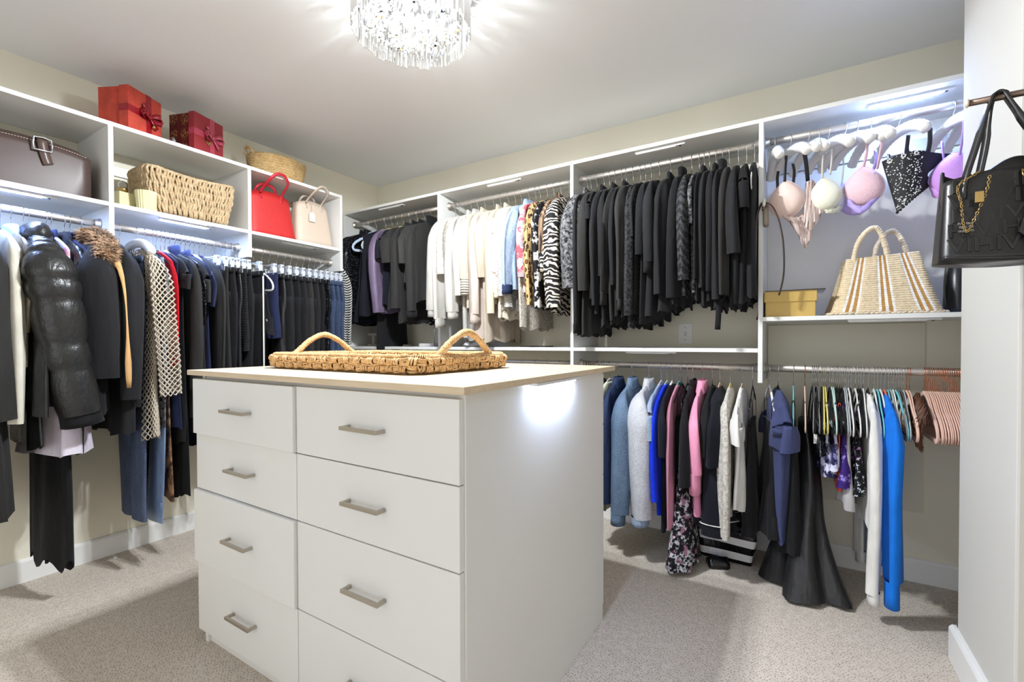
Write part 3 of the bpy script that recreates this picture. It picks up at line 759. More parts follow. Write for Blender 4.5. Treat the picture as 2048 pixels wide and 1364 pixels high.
# totes
def tote(label, loc, body, rough_key, w0, w1, d0, d1, h, handle, hy, fall, hz, mat, handmat, hr=0.0085, rot=0):
    t = thing('tote_bag', label, 'bag', loc, rot, 'small tote bags side by side')
    mb = MB(); rings = []; n = 40
    for k in range(9):
        v = k/8; w = w0+(w1-w0)*v; d = d0+(d1-d0)*v; z = h*v
        ring = []
        for j in range(n):
            x, y = rrect(d, w, 0.02*(1-v)+0.008, j/n); pinch = 1-0.35*v*(abs(y)/w)**4
            dz_ = 0.022*v*(abs(y)/w)**2*-1 + (0.008*(1-v)*0 if k else 0)
            ring.append(Vector((x*pinch, y, z+dz_)))
        rings.append(ring)
    inner = [[Vector((p.x*0.86, p.y*0.97, p.z-0.002)) for p in rings[k]] for k in (8, 5, 2)]
    MB().rings(rings+inner).build('bag_body', mat, t)
    # handles
    for s in (1, -1):
        lean = fall if s > 0 else fall*0.2; top = hz if s > 0 else hz*0.62
        x0 = s*d1*1.0+0.004*s
        P = curve([(x0+0.003*s, -hy, h-0.055), (x0+0.002*s, -hy, h-0.01), (x0+lean*0.80, -hy*0.86, h+top*0.55), (x0+lean*0.97, -hy*0.4, h+top*0.95), (x0+lean, 0, h+top), (x0+lean*0.97, hy*0.4, h+top*0.95), (x0+lean*0.80, hy*0.86, h+top*0.55), (x0+0.002*s, hy, h-0.01), (x0+0.003*s, hy, h-0.055)], 40)
        mid = P[20]
        wd = [Vector((0.0,1,0)) if (i < 4 or i > 36) else (Vector((0, P[i].y, P[i].z-h+0.02)).normalized()*0+Vector((1,0,0)).cross((P[min(i+1,40)]-P[max(i-1,0)]).normalized())) for i in range(41)]
        MB().ribbon(P, hr, 0.0018, wd).build('handle', handmat, t)
    return t
plain('red_leather', (188, 38, 38), 0.5, bs=60, bst=0.35, bd=0.003, stretch=(3,3,0.5)); plain('red_handle', (180, 34, 50), 0.42)
plain('beige_leather', (206, 188, 170), 0.55, bs=60, bst=0.3, bd=0.003, stretch=(3,3,0.5)); plain('beige_handle', (196, 180, 164), 0.5)
tote('bright red leather tote bag on the shelf left of the beige tote', (0.275, -1.128, ZML+0.0005), None, None, 0.150, 0.126, 0.072, 0.030, 0.278, None, 0.066, 0.105, 0.088, 'red_leather', 'red_handle')
bt = tote('pale beige leather tote bag with hang tag at the right end of shelf', (0.275, -0.838, ZML+0.0005), None, None, 0.138, 0.112, 0.072, 0.036, 0.292, None, 0.055, 0.105, 0.080, 'beige_leather', 'beige_handle', 0.0065)
MB().rings([[Vector((x, -0.030+y, z)) for y, z in ((-0.020,0.150),(0.020,0.150),(0.021,0.195),(0.012,0.212),(-0.012,0.212),(-0.021,0.195))] for x in (0.066,0.0615)]).build('hang_tag', plain('tag_cream', (226,218,206), 0.5), bt, smooth=False)
MB().tube(curve([(0.064,-0.030,0.208),(0.058,-0.028,0.25),(0.050,-0.036,0.285),(0.054,-0.048,0.30)], 10), 0.0013, 6).build('tag_cord', 'beige_handle', bt)
# ------------------------------------------------------------------ hangers and clothes
DZ = 0.022
ZL_, ZU_, ZK_ = 1.668, ZR, ZLO
def rail_at(rail, p):
    if rail == 'L': return (0.28, p, ZL_-0.0013), 0.0
    if rail == 'U': return (p, -0.28, ZU_-0.0013), -pi/2
    return (p, -0.28, ZK_-0.0013), -pi/2
HM = {}
def hmesh(key):
    if key in HM: return HM[key]
    mb = MB()
    if key.startswith('hook'):
        zn = -0.064-DZ
        a = [(0,0,zn), (0,0,-0.045), (0.003,0,-0.034), (0.012,0,-0.022), (0.0180,0,-0.008)]
        a += [(0.0190*cos(t), 0, 0.0190*sin(t)) for t in [rad(x) for x in range(0, 191, 19)]]+[(-0.0172,0,-0.010)]
        mb.tube(a, 0.0017, 6)
    elif key in ('velvet', 'tubular'):
        half = [(0.012,-0.066),(0.035,-0.072),(0.065,-0.088),(0.095,-0.112),(0.125,-0.134),(0.150,-0.146),(0.154,-0.151),(0.180,-0.168),(0.200,-0.190),(0.207,-0.210),(0.202,-0.224),(0.188,-0.230),(0.15,-0.229)]
        pts = [(u, 0, z) for u, z in half]+[(u, 0, -0.229) for u in (0.08, 0.0, -0.08)]+[(-u, 0, z) for u, z in reversed(half)]
        mb.tube(pts, 0.0098 if key == 'velvet' else 0.0052, 8, True, flat=0.30 if key == 'velvet' else 1.0, updir=(0,1,0))
        mb.ball((0,0,-0.062), 0.008, 8, 6, (1.3, 0.5, 1))
    elif key == 'arms':
        half = [(0.03,-0.076),(0.08,-0.098),(0.13,-0.122),(0.172,-0.145)]
        mb.tube([(-u,0,z) for u, z in reversed(half)]+[(0,0,-0.066)]+half_xyz(half), 0.0055, 8, False, flat=0.5, updir=(0,1,0))
    elif key == 'clipbar':
        mb.tube([(-0.155,0,-0.070),(-0.05,0,-0.068),(0,0,-0.062),(0.05,0,-0.068),(0.155,0,-0.070)], 0.0045, 8)
    elif key == 'clip':
        mb.box(-0.014, 0.014, -0.0095, 0.0095, -0.142, -0.062); mb.box(-0.012, 0.012, -0.014, 0.014, -0.104, -0.084)
    elif key == 'padded':
        half = [(0.03,-0.066),(0.07,-0.072),(0.11,-0.084),(0.145,-0.101),(0.170,-0.120),(0.178,-0.129)]
        pts = curve([(-u,0,z) for u, z in reversed(half)]+[(0,0,-0.064)]+half_xyz(half), 40)
        rr = [0.0210*min(1, 0.35+abs(1-abs(i-20)/20)*7)*(1+0.07*((i % 2)*2-1)) for i in range(41)]
        rr[0] *= 0.5; rr[-1] *= 0.5
        mb.tube(pts, rr, 14, updir=(0,1,0), flat=0.85)
    HM[key] = mb.mesh('hanger '+key, key != 'clip'); return HM[key]
def half_xyz(h): return [(u, 0, z) for u, z in h]
def hanger(rail, pos, typ, col, label, twist=0, group=None, hookmat='chrome'):
    loc, rz = rail_at(rail, pos)
    nm = {'velvet': 'coat_hanger', 'tubular': 'coat_hanger', 'arms': 'coat_hanger', 'clip': 'clip_hanger', 'padded': 'padded_hanger'}[typ]
    t = thing(nm, label, 'hanger', loc, rz+rad(twist), group)
    cm = MATS['h_'+col] if 'h_'+col in MATS else MATS[col]
    put('hook', hmesh('hook'), hookmat, t, obmat=True)
    if typ == 'clip':
        put('bar', hmesh('clipbar'), cm, t, obmat=True, loc=(0,0,-DZ))
        for s in (-1, 1): put('clip', hmesh('clip'), cm, t, loc=(s*0.125, 0, -DZ), obmat=True)
    else: put('arms', hmesh(typ), cm, t, obmat=True, loc=(0,0,0 if typ == 'padded' else -DZ))
    return t
ORD = 'first second third fourth fifth sixth seventh eighth ninth tenth eleventh twelfth thirteenth fourteenth fifteenth sixteenth seventeenth eighteenth nineteenth twentieth twenty-first twenty-second'.split()
GN = [0]
POS = {'L': [-2.345, -2.262, -2.232, -2.196, -2.18, -2.128, -2.112, -2.068, -2.05, -2.012, -1.906, -1.872, -1.828, -1.805, -1.772, -1.757, -1.738, -1.722, -1.702, -1.684, -1.664, -1.64, -1.612, -1.592, -1.57, -1.548, -1.522, -1.492, -1.452, -1.418, -1.388, -1.355, -1.328, -1.262, -1.228, -1.175, -1.13, -1.08, -1.032, -0.988, -0.944, -0.9, -0.858, -0.815, -0.778, -0.742, -0.706], 'U': [0.175, 0.228, 0.3, 0.4, 0.468, 0.52, 0.585, 0.652, 0.725, 0.79, 0.862, 1.074, 1.108, 1.15, 1.214, 1.268, 1.325, 1.392, 1.446, 1.505, 1.556, 1.6, 1.655, 1.702, 1.732, 1.782, 1.826, 1.872, 1.926, 2.04, 2.062, 2.098, 2.14, 2.172, 2.206, 2.244, 2.268, 2.306, 2.346, 2.372, 2.404, 2.446, 2.504, 2.562, 2.608, 2.644, 2.668, 2.692, 2.722, 2.752, 2.782, 2.822, 2.858, 2.892], 'K': [2.172, 2.222, 2.302, 2.392, 2.456, 2.486, 2.512, 2.548, 2.56, 2.59, 2.616, 2.662, 2.708, 2.742, 2.79, 2.842, 2.888, 2.958, 2.994, 3.056, 3.1, 3.15, 3.178, 3.208, 3.222, 3.238, 3.252, 3.286, 3.33, 3.386]}
def pitch(rail, p):
    a = POS[rail]; lo = [p-x for x in a if x < p-1e-6]; hi = [x-p for x in a if x > p+1e-6]
    return min(0.10, 0.5*(min(lo) if lo else 0.06)+0.5*(min(hi) if hi else 0.06))
def body_rings(rg, hem, w, wh, th, thh, neck, amp, lean, top=-0.074, drop=0.066, rows=16, n=36, shift=0, hemslant=0, waist=1.0, hemwave=0.012, quilt=0):
    if quilt: rows = 70
    ph = [rg.uniform(0, 6.28) for _ in range(6)]; n1 = rg.uniform(1.2, 2.0); n2 = rg.uniform(2.6, 3.8); rings = []
    kz = rg.uniform(2, 5); zsh = top-drop
    zs = [(top, 0), (top-drop*0.12, 0.14), (top-drop*0.4, 0.45), (top-drop*0.75, 0.82), (zsh, 1.0)]
    for z, k in zs: rings.append((z, neck+(w-neck)*k**0.9, 0.009+(th-0.009)*k, 0.0))
    for i in range(1, rows+1):
        s = i/rows; z = zsh+(-hem-zsh)*s
        wv = 1-(1-waist)*exp(-((s-0.45)/0.25)**2)
        rings.append((z, (w*0.97+(wh-w*0.97)*s)*wv, th+(thh-th)*s, s))
    out = []
    for z, hw, ht, s in rings:
        ring = []
        for j in range(n):
            q = 2*pi*j/n; c, sn = cos(q), sin(q)
            u = hw*copysign(abs(c)**0.75, c); t = ht*copysign(abs(sn)**0.8, sn)
            A = amp*(s**0.8) if s > 0 else 0
            t *= 1+0.35*s*sin(n2*c*pi+ph[2])
            t += A*(0.65*sin(n1*c*pi+ph[0]+kz*s)+0.35*sin(n2*c*pi+ph[1]-kz*0.7*s))
            if quilt: t *= 1+0.22*(abs(sin(pi*quilt*s))**0.5-0.6)
            zz = z
            if s > 0.0: zz += s*s*(hemwave*sin(2.2*c*pi+ph[4])+hemslant*c)
            u += shift*s + 0.006*s*sin(9*s+ph[3])
            ring.append(Vector((u, t+lean*s, zz)))
        out.append(ring)
    return out
def sleeve_mesh(rg, side, w, sl, sr, top=-0.074, ft=0.62, sway=0.0, flare=0.0, out=0.012, puff=None, n=20, rows=20):
    if puff: rows = 84
    zsh = top-0.050; mb = MB(); x0 = w-0.05; eb = rg.uniform(-0.006, 0.012)*min(1, sl/0.5); ty = rg.uniform(-0.006, 0.006)
    P = curve([(side*(w-0.085), 0, zsh+0.010), (side*(w-0.030), 0, zsh-0.022), (side*(w+out*0.7), sway*0.05+ty*0.3, zsh-0.095), (side*(w+out+0.004+eb), sway*0.4+ty, zsh-sl*0.5), (side*(w+out-0.004+flare), sway, zsh-sl)], rows)
    ph = [rg.uniform(0, 6.28) for _ in range(5)]; rings = []; ex = rg.uniform(0.75, 0.95)
    for i, p in enumerate(P):
        s = i/rows
        r = sr[0]+(sr[1]-sr[0])*min(1, s*2) if s < 0.5 else sr[1]+(sr[2]-sr[1])*(s-0.5)*2
        L0 = (zsh-0.0-p.z)/0.13; r *= 0.34+0.66*min(1, max(0, L0))**0.75
        t = (P[min(i+1, rows)]-P[max(i-1, 0)]).normalized(); a = Vector((0,1,0)); a = (a-t*a.dot(t)).normalized(); b = t.cross(a)
        ring = []
        for j in range(n):
            q = 2*pi*j/n; ca, sb = cos(q), sin(q)
            k = 1+0.05*sin(11*s*max(sl, 0.2)/0.5+ph[3]+q)*s
            if puff: f_ = (puff[0]*s) % 1.0; g_ = f_/0.68 if f_ < 0.68 else (f_-0.68)/0.32; k *= 1+puff[1]*(abs(sin(pi*g_))**0.45-0.6)*(1 if f_ < 0.68 else 0.8)*min(1, s*5)+0.03*sin(9*q+40*s)*(1-abs(sin(pi*g_)))
            kt = 1+min(1, s*3)*(0.30*sin(3*sb+ph[0]+1.5*s)+0.16*sin(6*sb+ph[1]-2*s))*(0 if puff else 1)
            lean_ = min(1, s*3)*r*ft*(0.35*sin(2.2*sb+ph[2]+2.5*s))*(0 if puff else 1)
            ring.append(p+a*(copysign(abs(ca)**0.85, ca)*r*k*ft*kt+lean_)+b*copysign(abs(sb)**ex, sb)*r*k)
        rings.append(ring)
    mb.rings(rings, True, False)
    last = rings[-1]; c = sum(last, Vector())/n; d = (P[-1]-P[-2]).normalized()
    mb.rings([last, [c+(v-c)*0.9-d*0.002 for v in last], [c+(v-c)*0.7-d*0.06 for v in last]], False, True)
    return mb, P[-1], d
def fold_in(mb, rings):
    """open hem: a crisp edge and the dark inside of the garment"""
    mb.rings(rings, True, False); last = rings[-1]; c = sum(last, Vector())/len(last)
    mb.rings([last, [Vector((c.x+(v.x-c.x)*0.985, c.y+(v.y-c.y)*0.8, v.z+0.003)) for v in last], [Vector((c.x+(v.x-c.x)*0.92, c.y+(v.y-c.y)*0.5, v.z+0.10)) for v in last]], False, True)
    return mb
def cloth(rail, pos, name, label, cat, mat, hem, w=0.20, wh=None, th=0.015, thh=None, sl=None, sr=(0.050,0.044,0.034), smat=None, neck=0.058, amp=0.010, lean=0.0,
          cuff=None, cufflen=0.045, collar=None, cmat=None, twist=0, hang=('arms','black'), hookmat='chrome', hl=None, ft=0.62, sway=0.0, flare=0.0, puff=None, waist=1.0, hemslant=0.0, hemwave=0.012,
          straps=False, buttons=0, smooth=True, group=None, rows=16, piping=None, out=0.012, top=-0.074, shift=0.0, free=False, quilt=0):
    GN[0] += 1; rg = random.Random(GN[0]*7+3)
    loc, rz = rail_at(rail, pos); loc = (loc[0], loc[1], loc[2]-DZ); hem -= DZ; t = thing(name, label, cat, loc, rz+rad(twist), group)
    if hang: hanger(rail, pos, hang[0], hang[1], hl or '%s hanger holding the %s' % ({'arms': 'slim', 'velvet': 'slim '+hang[1], 'tubular': hang[1]+' plastic', 'clip': 'clear clip', 'padded': 'padded white'}.get(hang[0], hang[0]).replace('lightgrey', 'light grey').replace('dgrey', 'dark grey').replace('paleblue', 'pale blue'), label), twist, None, hookmat)
    wh = wh or w*1.02; thh = thh or th*1.5
    pt = pitch(rail, pos)
    if not free:
        th = min(th, pt*0.46); thh = min(thh, pt*0.60); amp = min(amp, pt*0.30)
        if sl: ft = min(ft, max(0.26, pt*0.56/max(sr)))
    if straps:
        rings = body_rings(rg, hem, w*0.72, wh, th*0.7, thh, w*0.62, amp, lean, top=-0.225, drop=0.03, rows=rows, hemslant=hemslant, hemwave=hemwave, waist=waist, shift=shift)
        for s in (-1, 1):
            e = th*0.5; MB().ribbon(curve([(s*w*0.58, e, -0.24), (s*w*0.59, e, -0.23), (s*0.118, 0.006, -0.14), (s*0.115, 0, -0.110), (s*0.118, -0.006, -0.14), (s*w*0.59, -e, -0.23), (s*w*0.58, -e, -0.24)], 18), 0.0045, 0.0008, (1,0,0)).build('strap', mat, t)
    else: rings = body_rings(rg, hem, w, wh, th, thh, neck, amp, lean, top=top, rows=rows, hemslant=hemslant, hemwave=hemwave, waist=waist, shift=shift, quilt=quilt)
    fold_in(MB(), rings).build('body', mat, t)
    if sl:
        for s in (1, -1):
            mb, e, d = sleeve_mesh(rg, s, w, sl, sr, ft=ft, sway=sway, flare=flare, puff=puff, out=out)
            so = mb.build('sleeve', smat or mat, t)
            if 'denim' in str(mat) and sl > 0.4:
                rr_ = sr[1]*ft; sm = MB()
                for dy in (0.0, 0.007): sm.tube([(s*(w+out*0.7-0.012+dy), rr_*0.98+sway*v, top-0.15-(sl-0.12)*v) for v in (0, 0.25, 0.5, 0.75, 1)], 0.0012, 5)
                sm.build('seam', mat, so)
            if cuff:
                r = sr[2]; cu = MB(); a = Vector((0,1,0))
                P = [e-d*0.006, e+d*cufflen*0.5, e+d*cufflen, e+d*(cufflen-0.002), e+d*cufflen*0.3]
                cu.tube(P, [r*0.98, r*1.0, r*1.02, r*0.9, r*0.85], 14, flat=ft*1.05, updir=(0,1,0), caps=False); cu.build('cuff', cuff, so)
    if collar == 'band':
        MB().rings([[Vector((0.058*k*cos(2*pi*j/20), 0.017*k*sin(2*pi*j/20), z+0.006*cos(4*pi*j/20))) for j in range(20)] for z, k in ((-0.088,1.12),(-0.066,1.0),(-0.046,0.96),(-0.046,0.86),(-0.072,0.84))], False, False).build('collar', cmat or mat, t)
    elif collar == 'shirt':
        MB().rings([[Vector((0.062*k*cos(2*pi*j/24), 0.020*k*sin(2*pi*j/24), z-(0.022*max(0, cos(2*pi*j/24))**3 if z < -0.06 else 0))) for j in range(24)] for z, k in ((-0.098,1.45),(-0.066,1.22),(-0.044,1.0),(-0.046,0.9),(-0.085,0.9))], False, False).build('collar', cmat or mat, t)
    elif collar == 'turtle':
        MB().rings([[Vector((0.052*k*cos(2*pi*j/20), 0.018*k*sin(2*pi*j/20), z)) for j in range(20)] for z, k in ((-0.092,1.2),(-0.06,1.05),(-0.028,1.1),(-0.026,0.95),(-0.07,0.85))], False, False).build('collar', cmat or mat, t)
    elif collar == 'hood':
        MB().rings([[Vector((0.01+a*cos(2*pi*j/20), 0.012+b*sin(2*pi*j/20), z+0.02*cos(2*pi*j/20))) for j in range(20)] for z, a, b in ((-0.150,0.085,0.036),(-0.120,0.125,0.052),(-0.085,0.130,0.056),(-0.052,0.105,0.046),(-0.042,0.07,0.030),(-0.06,0.045,0.018))], True, True).build('hood', cmat or mat, t)
    if buttons:
        zs = [-0.16-k*(hem-0.24)/buttons for k in range(buttons)]
        for z in zs:
            MB().ball((w*0.55, th+0.016, z), 0.006, 8, 5, (1,0.5,1)).build('button', 'black_plastic', t)
    if piping:
        k = rings[-1]; pts = [Vector((p.x, p.y*1.04, p.z+0.055)) for p in k]
        MB().tube([p+Vector((0, copysign(0.002, p.y), 0)) for p in pts], 0.0026, 6, True).build('piping', piping, t)
    return t
def legs(rail, pos, name, label, mat, hem, w=0.165, th=0.016, leg=(0.082,0.075,0.07), lt=0.020, twist=0, hang=('clip','clip_plastic'), belt=None, sway=0.0, piping=None, group=None, crease=0.25, top=-0.122):
    """trousers hung by the waistband"""
    GN[0] += 1; rg = random.Random(GN[0]*7+3)
    loc, rz = rail_at(rail, pos); loc = (loc[0], loc[1], loc[2]-DZ); hem -= DZ; t = thing(name, label, 'trousers', loc, rz+rad(twist), group)
    if hang: hanger(rail, pos, hang[0], hang[1], 'clear clip hanger holding the '+label, twist)
    lt = min(lt, max(0.011, pitch(rail, pos)*0.55)); th = min(th, lt); n = 28; rings = []
    for z, ww, tt in ((top,w*0.94,th*0.75),(top-0.03,w*0.97,th*0.85),(top-0.12,w*1.06,th*1.15),(top-0.20,w*1.05,lt*0.8),(top-0.27,w*0.95,lt*0.3)):
        rings.append([Vector((ww*copysign(abs(cos(2*pi*j/n))**0.7, cos(2*pi*j/n)), tt*copysign(abs(sin(2*pi*j/n))**0.8, sin(2*pi*j/n)), z)) for j in range(n)])
    MB().rings(rings).build('hips', mat, t)
    MB().rings([[Vector((w*k*copysign(abs(cos(2*pi*j/n))**0.7, cos(2*pi*j/n)), (th*0.75+0.003*k)*copysign(abs(sin(2*pi*j/n))**0.8, sin(2*pi*j/n)), z)) for j in range(n)] for z, k in ((top+0.004,0.955),(top-0.032,0.975))]).build('waistband', belt or mat, t)
    for s in (1, -1):
        mb = MB(); rg2 = random.Random(GN[0]*3+s); R = []; N = 14; ph = rg2.uniform(0, 6)
        for i in range(N+1):
            v = i/N; z = top-0.13+(-hem-(top-0.13))*v
            a = leg[0]+(leg[1]-leg[0])*min(1, v*2) if v < .5 else leg[1]+(leg[2]-leg[1])*(v-.5)*2
            cx = s*(w*1.06-leg[0])*(1-0.06*v)
            ring = []
            for j in range(18):
                q = 2*pi*j/18; c, sn = cos(q), sin(q)
                ring.append(Vector((cx+a*copysign(abs(c)**(1+crease), c)*(1+0.03*sin(11*v+ph)), lt*sn*(1+0.22*sin(2*c+ph+4*v))+sway*v+0.006*sin(5*v+ph), z)))
            R.append(ring)
        fold_in(mb, R).build('leg', mat, t)
    if piping:
        MB().tube([(w*1.06+0.012*0+0.002, -lt*0.35+sway*v, top-0.03+(-hem-top+0.05)*v) for v in (0,0.2,0.4,0.6,0.8,1)], 0.0042, 6).build('piping', piping, t)
    return t
def skirt(rail, pos, name, label, mat, hem, w=0.16, wh=0.19, th=0.014, thh=0.026, amp=0.008, twist=0, cat='skirt', lean=0, hang=('clip','clip_plastic'), **kw):
    GN[0] += 1; rg = random.Random(GN[0]*7+3)
    loc, rz = rail_at(rail, pos); loc = (loc[0], loc[1], loc[2]-DZ); hem -= DZ; t = thing(name, label, cat, loc, rz+rad(twist))
    if hang: hanger(rail, pos, hang[0], hang[1], 'clear clip hanger holding the '+label, twist)
    pt = pitch(rail, pos); thh = min(thh, pt*0.6); th = min(th, pt*0.45); amp = min(amp, pt*0.3)
    rings = body_rings(rg, hem, w, wh, th, thh, w*0.96, amp, lean, top=-0.122, drop=0.02, rows=14, hemwave=0.006)
    fold_in(MB(), rings).build('body', mat, t)
    MB().rings([[Vector((p.x*1.015, p.y*1.25, z)) for p in rings[1]] for z in (-0.118, -0.156)]).build('waistband', mat, t)
    return t
plain('white_plastic', (232, 232, 230), 0.35)

# ---------------------------------------------------------------- left wall, bay A
cloth('L', -2.345, 'coat', 'long charcoal coat at the far left edge', 'coat', 'f_charcoal', 1.235, th=0.026, thh=0.046, sl=0.70, sr=(0.058,0.056,0.054), ft=0.65, sway=0.045, lean=0.04, free=True)
cloth('L', -2.262, 'pullover', 'ivory long sleeved top beside the long charcoal coat', 'top', 'f_ivory', 0.80, sl=0.72, sr=(0.052,0.042,0.032), th=0.016, amp=0.006)
cloth('L', -2.232, 'jacket', 'shiny olive jacket left of the black puffer', 'jacket', 'f_olivesatin', 0.66, sl=0.36, sr=(0.060,0.050,0.034), th=0.018, collar='shirt', cmat='f_satinblue', flare=-0.03)
cloth('L', -2.196, 'blouse', 'dark blouse with long cuffs between olive jacket and puffer', 'top', 'f_leatherblack', 0.98, sl=0.70, sr=(0.05,0.05,0.055), collar='band', cmat='f_navy')
# puffer
t = cloth('L', -2.180, 'puffer_jacket', 'big shiny black quilted puffer jacket with hood', 'jacket', 'f_puffer', 0.80, w=0.215, th=0.050, thh=0.06, sl=0.70, sr=(0.080,0.092,0.072), ft=0.92, collar='hood', sway=0.095, puff=(4.6, 0.17), cuff='f_black', cufflen=0.05, amp=0.006, out=0.02, free=True, quilt=6)
cloth('L', -2.128, 'dress', 'floor length black dress hem showing below the puffer', 'dress', 'f_black', 1.515, straps=True, wh=0.15, thh=0.070, amp=0.03, hemwave=0.03, rows=22, twist=10)
cloth('L', -2.112, 'shirt', 'white and pink long shirt under the puffer sleeve', 'shirt', 'p_pinkwhite', 1.02, w=0.18, wh=0.23, th=0.016, thh=0.075, amp=0.012, collar='band', cmat='f_navy', twist=4, free=True)
cloth('L', -2.068, 'jacket', 'black jacket with steel buckle behind the puffer', 'jacket', 'f_leatherblack', 1.02, sl=0.35, th=0.018, collar='shirt', cmat='f_navyblack')
cloth('L', -2.050, 'tee', 'navy short sleeved tee left of the fur hooded parka', 'top', 'f_navy', 0.70, sl=0.17, sr=(0.058,0.058,0.058), collar='band', hang=('velvet','white'))
t = cloth('L', -2.012, 'parka', 'black parka with tan lining and brown fur collar', 'parka', 'f_black2', 0.86, w=0.215, th=0.038, thh=0.048, sl=0.56, sr=(0.072,0.072,0.056), ft=0.8, out=0.016, sway=0.02, free=True)
# tan lining shown along the open front, and the fur collar
rg = random.Random(2)
MB().ribbon(curve([(0.19,0.035,-0.115),(0.250,0.055,-0.19),(0.285,0.064,-0.30),(0.296,0.068,-0.44),(0.296,0.070,-0.58),(0.290,0.074,-0.73)], 20), [0.014,0.014,0.013,0.012,0.011,0.009,0.008,0.006,0.005,0.004,0.003,0.003,0.003,0.004,0.005,0.007,0.009,0.011,0.011,0.010,0.007], 0.003, (0.3,1,0)).build('lining', 'f_tan', t)
plain('fur_brown', (160, 132, 106), 0.9, var=0.35, vs=30); fu = MB()
for k in range(6500):
    a = rg.uniform(-0.15, pi*1.05); b = rg.uniform(0, 6.28); rr = 0.040*sqrt(rg.random())
    base = Vector((0.150+0.085*cos(a)+rr*cos(b)*0.5, 0.012+0.040*sin(a)*0.5+rr*sin(b)*0.8, -0.115-0.060*cos(a)+0.035*sin(a)+rr*cos(b)*0.6))
    d = Vector((rg.gauss(0.30,0.5), rg.gauss(-0.15,0.6), rg.gauss(0.25,0.5))).normalized()*rg.uniform(0.024,0.044)
    q = d.orthogonal().normalized()*0.0008; q2 = d.cross(q).normalized()*0.0008
    fu.add([base+q, base-q*0.5+q2, base-q*0.5-q2, base+d*0.6+Vector((0,0,-0.003)), base+d+Vector((0,0,-0.012))], [(0,1,3),(1,2,3),(2,0,3),(0,3,4),(1,3,4)])
tag(fu.build('fur_collar', 'fur_brown', t), 'long brown fur collar', kind='stuff')

# ---------------------------------------------------------------- left wall, bay B
cloth('L', -1.906, 'coat', 'black wool coat with cuff button beside the crochet cardigan', 'coat', 'f_black2', 0.97, w=0.21, th=0.028, thh=0.036, sl=0.66, sr=(0.060,0.056,0.050), ft=0.6, collar=None, buttons=1, hang=('velvet','grey'))
cloth('L', -1.872, 'camisole', 'black strappy top left of the crochet cardigan', 'top', 'f_black', 0.86, straps=True, hang=('velvet','grey'))
# crochet cardigan: open lattice of yarn
GN[0] += 1; rg = random.Random(77)
loc, rz = rail_at('L', -1.805); loc = (loc[0], loc[1], loc[2]-DZ); crd = thing('cardigan', 'beige open crochet cardigan with long sleeves between black clothes', 'cardigan', loc, rz)
hanger('L', -1.805, 'padded', 'satin_white', 'padded white hanger holding the beige crochet cardigan')
plain('crochet_yarn', (196, 184, 166), 0.9, bs=120, bst=0.5, bd=0.003)
def lattice(rings, name, yr, parent):
    me_ = MB(); n = len(rings[0]); vs = []; R = len(rings)
    me = bpy.data.meshes.new(name); vv = []; ff = []
    for i in range(R):
        for j in range(n):
            a = rings[i][j]; b = rings[i][(j+1) % n]
            vv.append(a if i % 2 == 0 else (a+b)/2)
    for i in range(R-2):     # diamonds
        for j in range(n):
            if i % 2 == 0: ff.append((i*n+j, (i+1)*n+j, (i+2)*n+j, (i+1)*n+(j-1) % n))
            else: ff.append((i*n+j, (i+1)*n+(j+1) % n, (i+2)*n+j, (i+1)*n+j))
    me.from_pydata(vv, [], ff); me.update(); me.polygons.foreach_set('use_smooth', [True]*len(ff))
    o = put(name, me, 'crochet_yarn', parent); w_ = o.modifiers.new('yarn', 'WIREFRAME'); w_.thickness = yr; w_.use_even_offset = False
    return o
def resample(rings, rows, n):
    cz = [sum((p.z for p in r))/len(r) for r in rings]; out = []; m_ = len(rings[0])
    for i in range(rows):
        z = cz[0]+(cz[-1]-cz[0])*i/(rows-1); a = 0
        while a < len(rings)-2 and cz[a+1] > z: a += 1
        f = min(1, max(0, (cz[a]-z)/max(1e-6, cz[a]-cz[a+1]))); ring = []
        for j in range(n):
            y = j/n*m_; b = int(y); g = y-b
            p = rings[a][b].lerp(rings[a][(b+1) % m_], g); q_ = rings[a+1][b].lerp(rings[a+1][(b+1) % m_], g)
            ring.append(p.lerp(q_, f))
        out.append(ring)
    return out
br = body_rings(rg, 0.99, 0.20, 0.215, 0.018, 0.032, 0.06, 0.008, 0)
lattice(resample(br, 61, 26), 'body', 0.008, crd)
for s in (1, -1):
    mb, e, d = sleeve_mesh(rg, s, 0.20, 0.66, (0.055,0.052,0.050), ft=0.75, sway=0.05)
    rs = [[Vector(mb.v[i*20+j]) for j in range(20)] for i in range(21)]
    lattice(resample(rs, 51, 12), 'sleeve', 0.0085, crd)
legs('L', -1.828, 'trousers', 'slate blue wide trousers hanging low behind the crochet cardigan', 'denim_slate', 1.41, w=0.15, leg=(0.075,0.072,0.075), lt=0.030, hang=None)
legs('L', -1.757, 'pyjama_trousers', 'light blue satin pyjama trousers reaching near the baseboard', 'f_satinblue', 1.43, w=0.178, leg=(0.086,0.084,0.086), lt=0.040, hang=None, sway=-0.015)
cloth('L', -1.772, 'top', 'dark lace top right of the crochet cardigan', 'top', 'p_laceblack', 0.95, sl=0.30, sr=(0.05,0.048,0.04), smat='p_laceblack')
cloth('L', -1.738, 'dress', 'brown leopard dress hem showing low beside the pyjama trousers', 'dress', 'p_leodark', 1.32, straps=True, thh=0.035)
cloth('L', -1.722, 'top', 'bright red narrow long top on the left rail', 'top', 'f_red', 0.64, w=0.185, wh=0.20, th=0.012, thh=0.016, amp=0.006, sl=0.52, sr=(0.040,0.034,0.030), ft=0.55, hang=('velvet','grey'))
cloth('L', -1.702, 'dress', 'plain navy dress right below the red top', 'dress', 'f_navy', 0.985, w=0.19, thh=0.028)
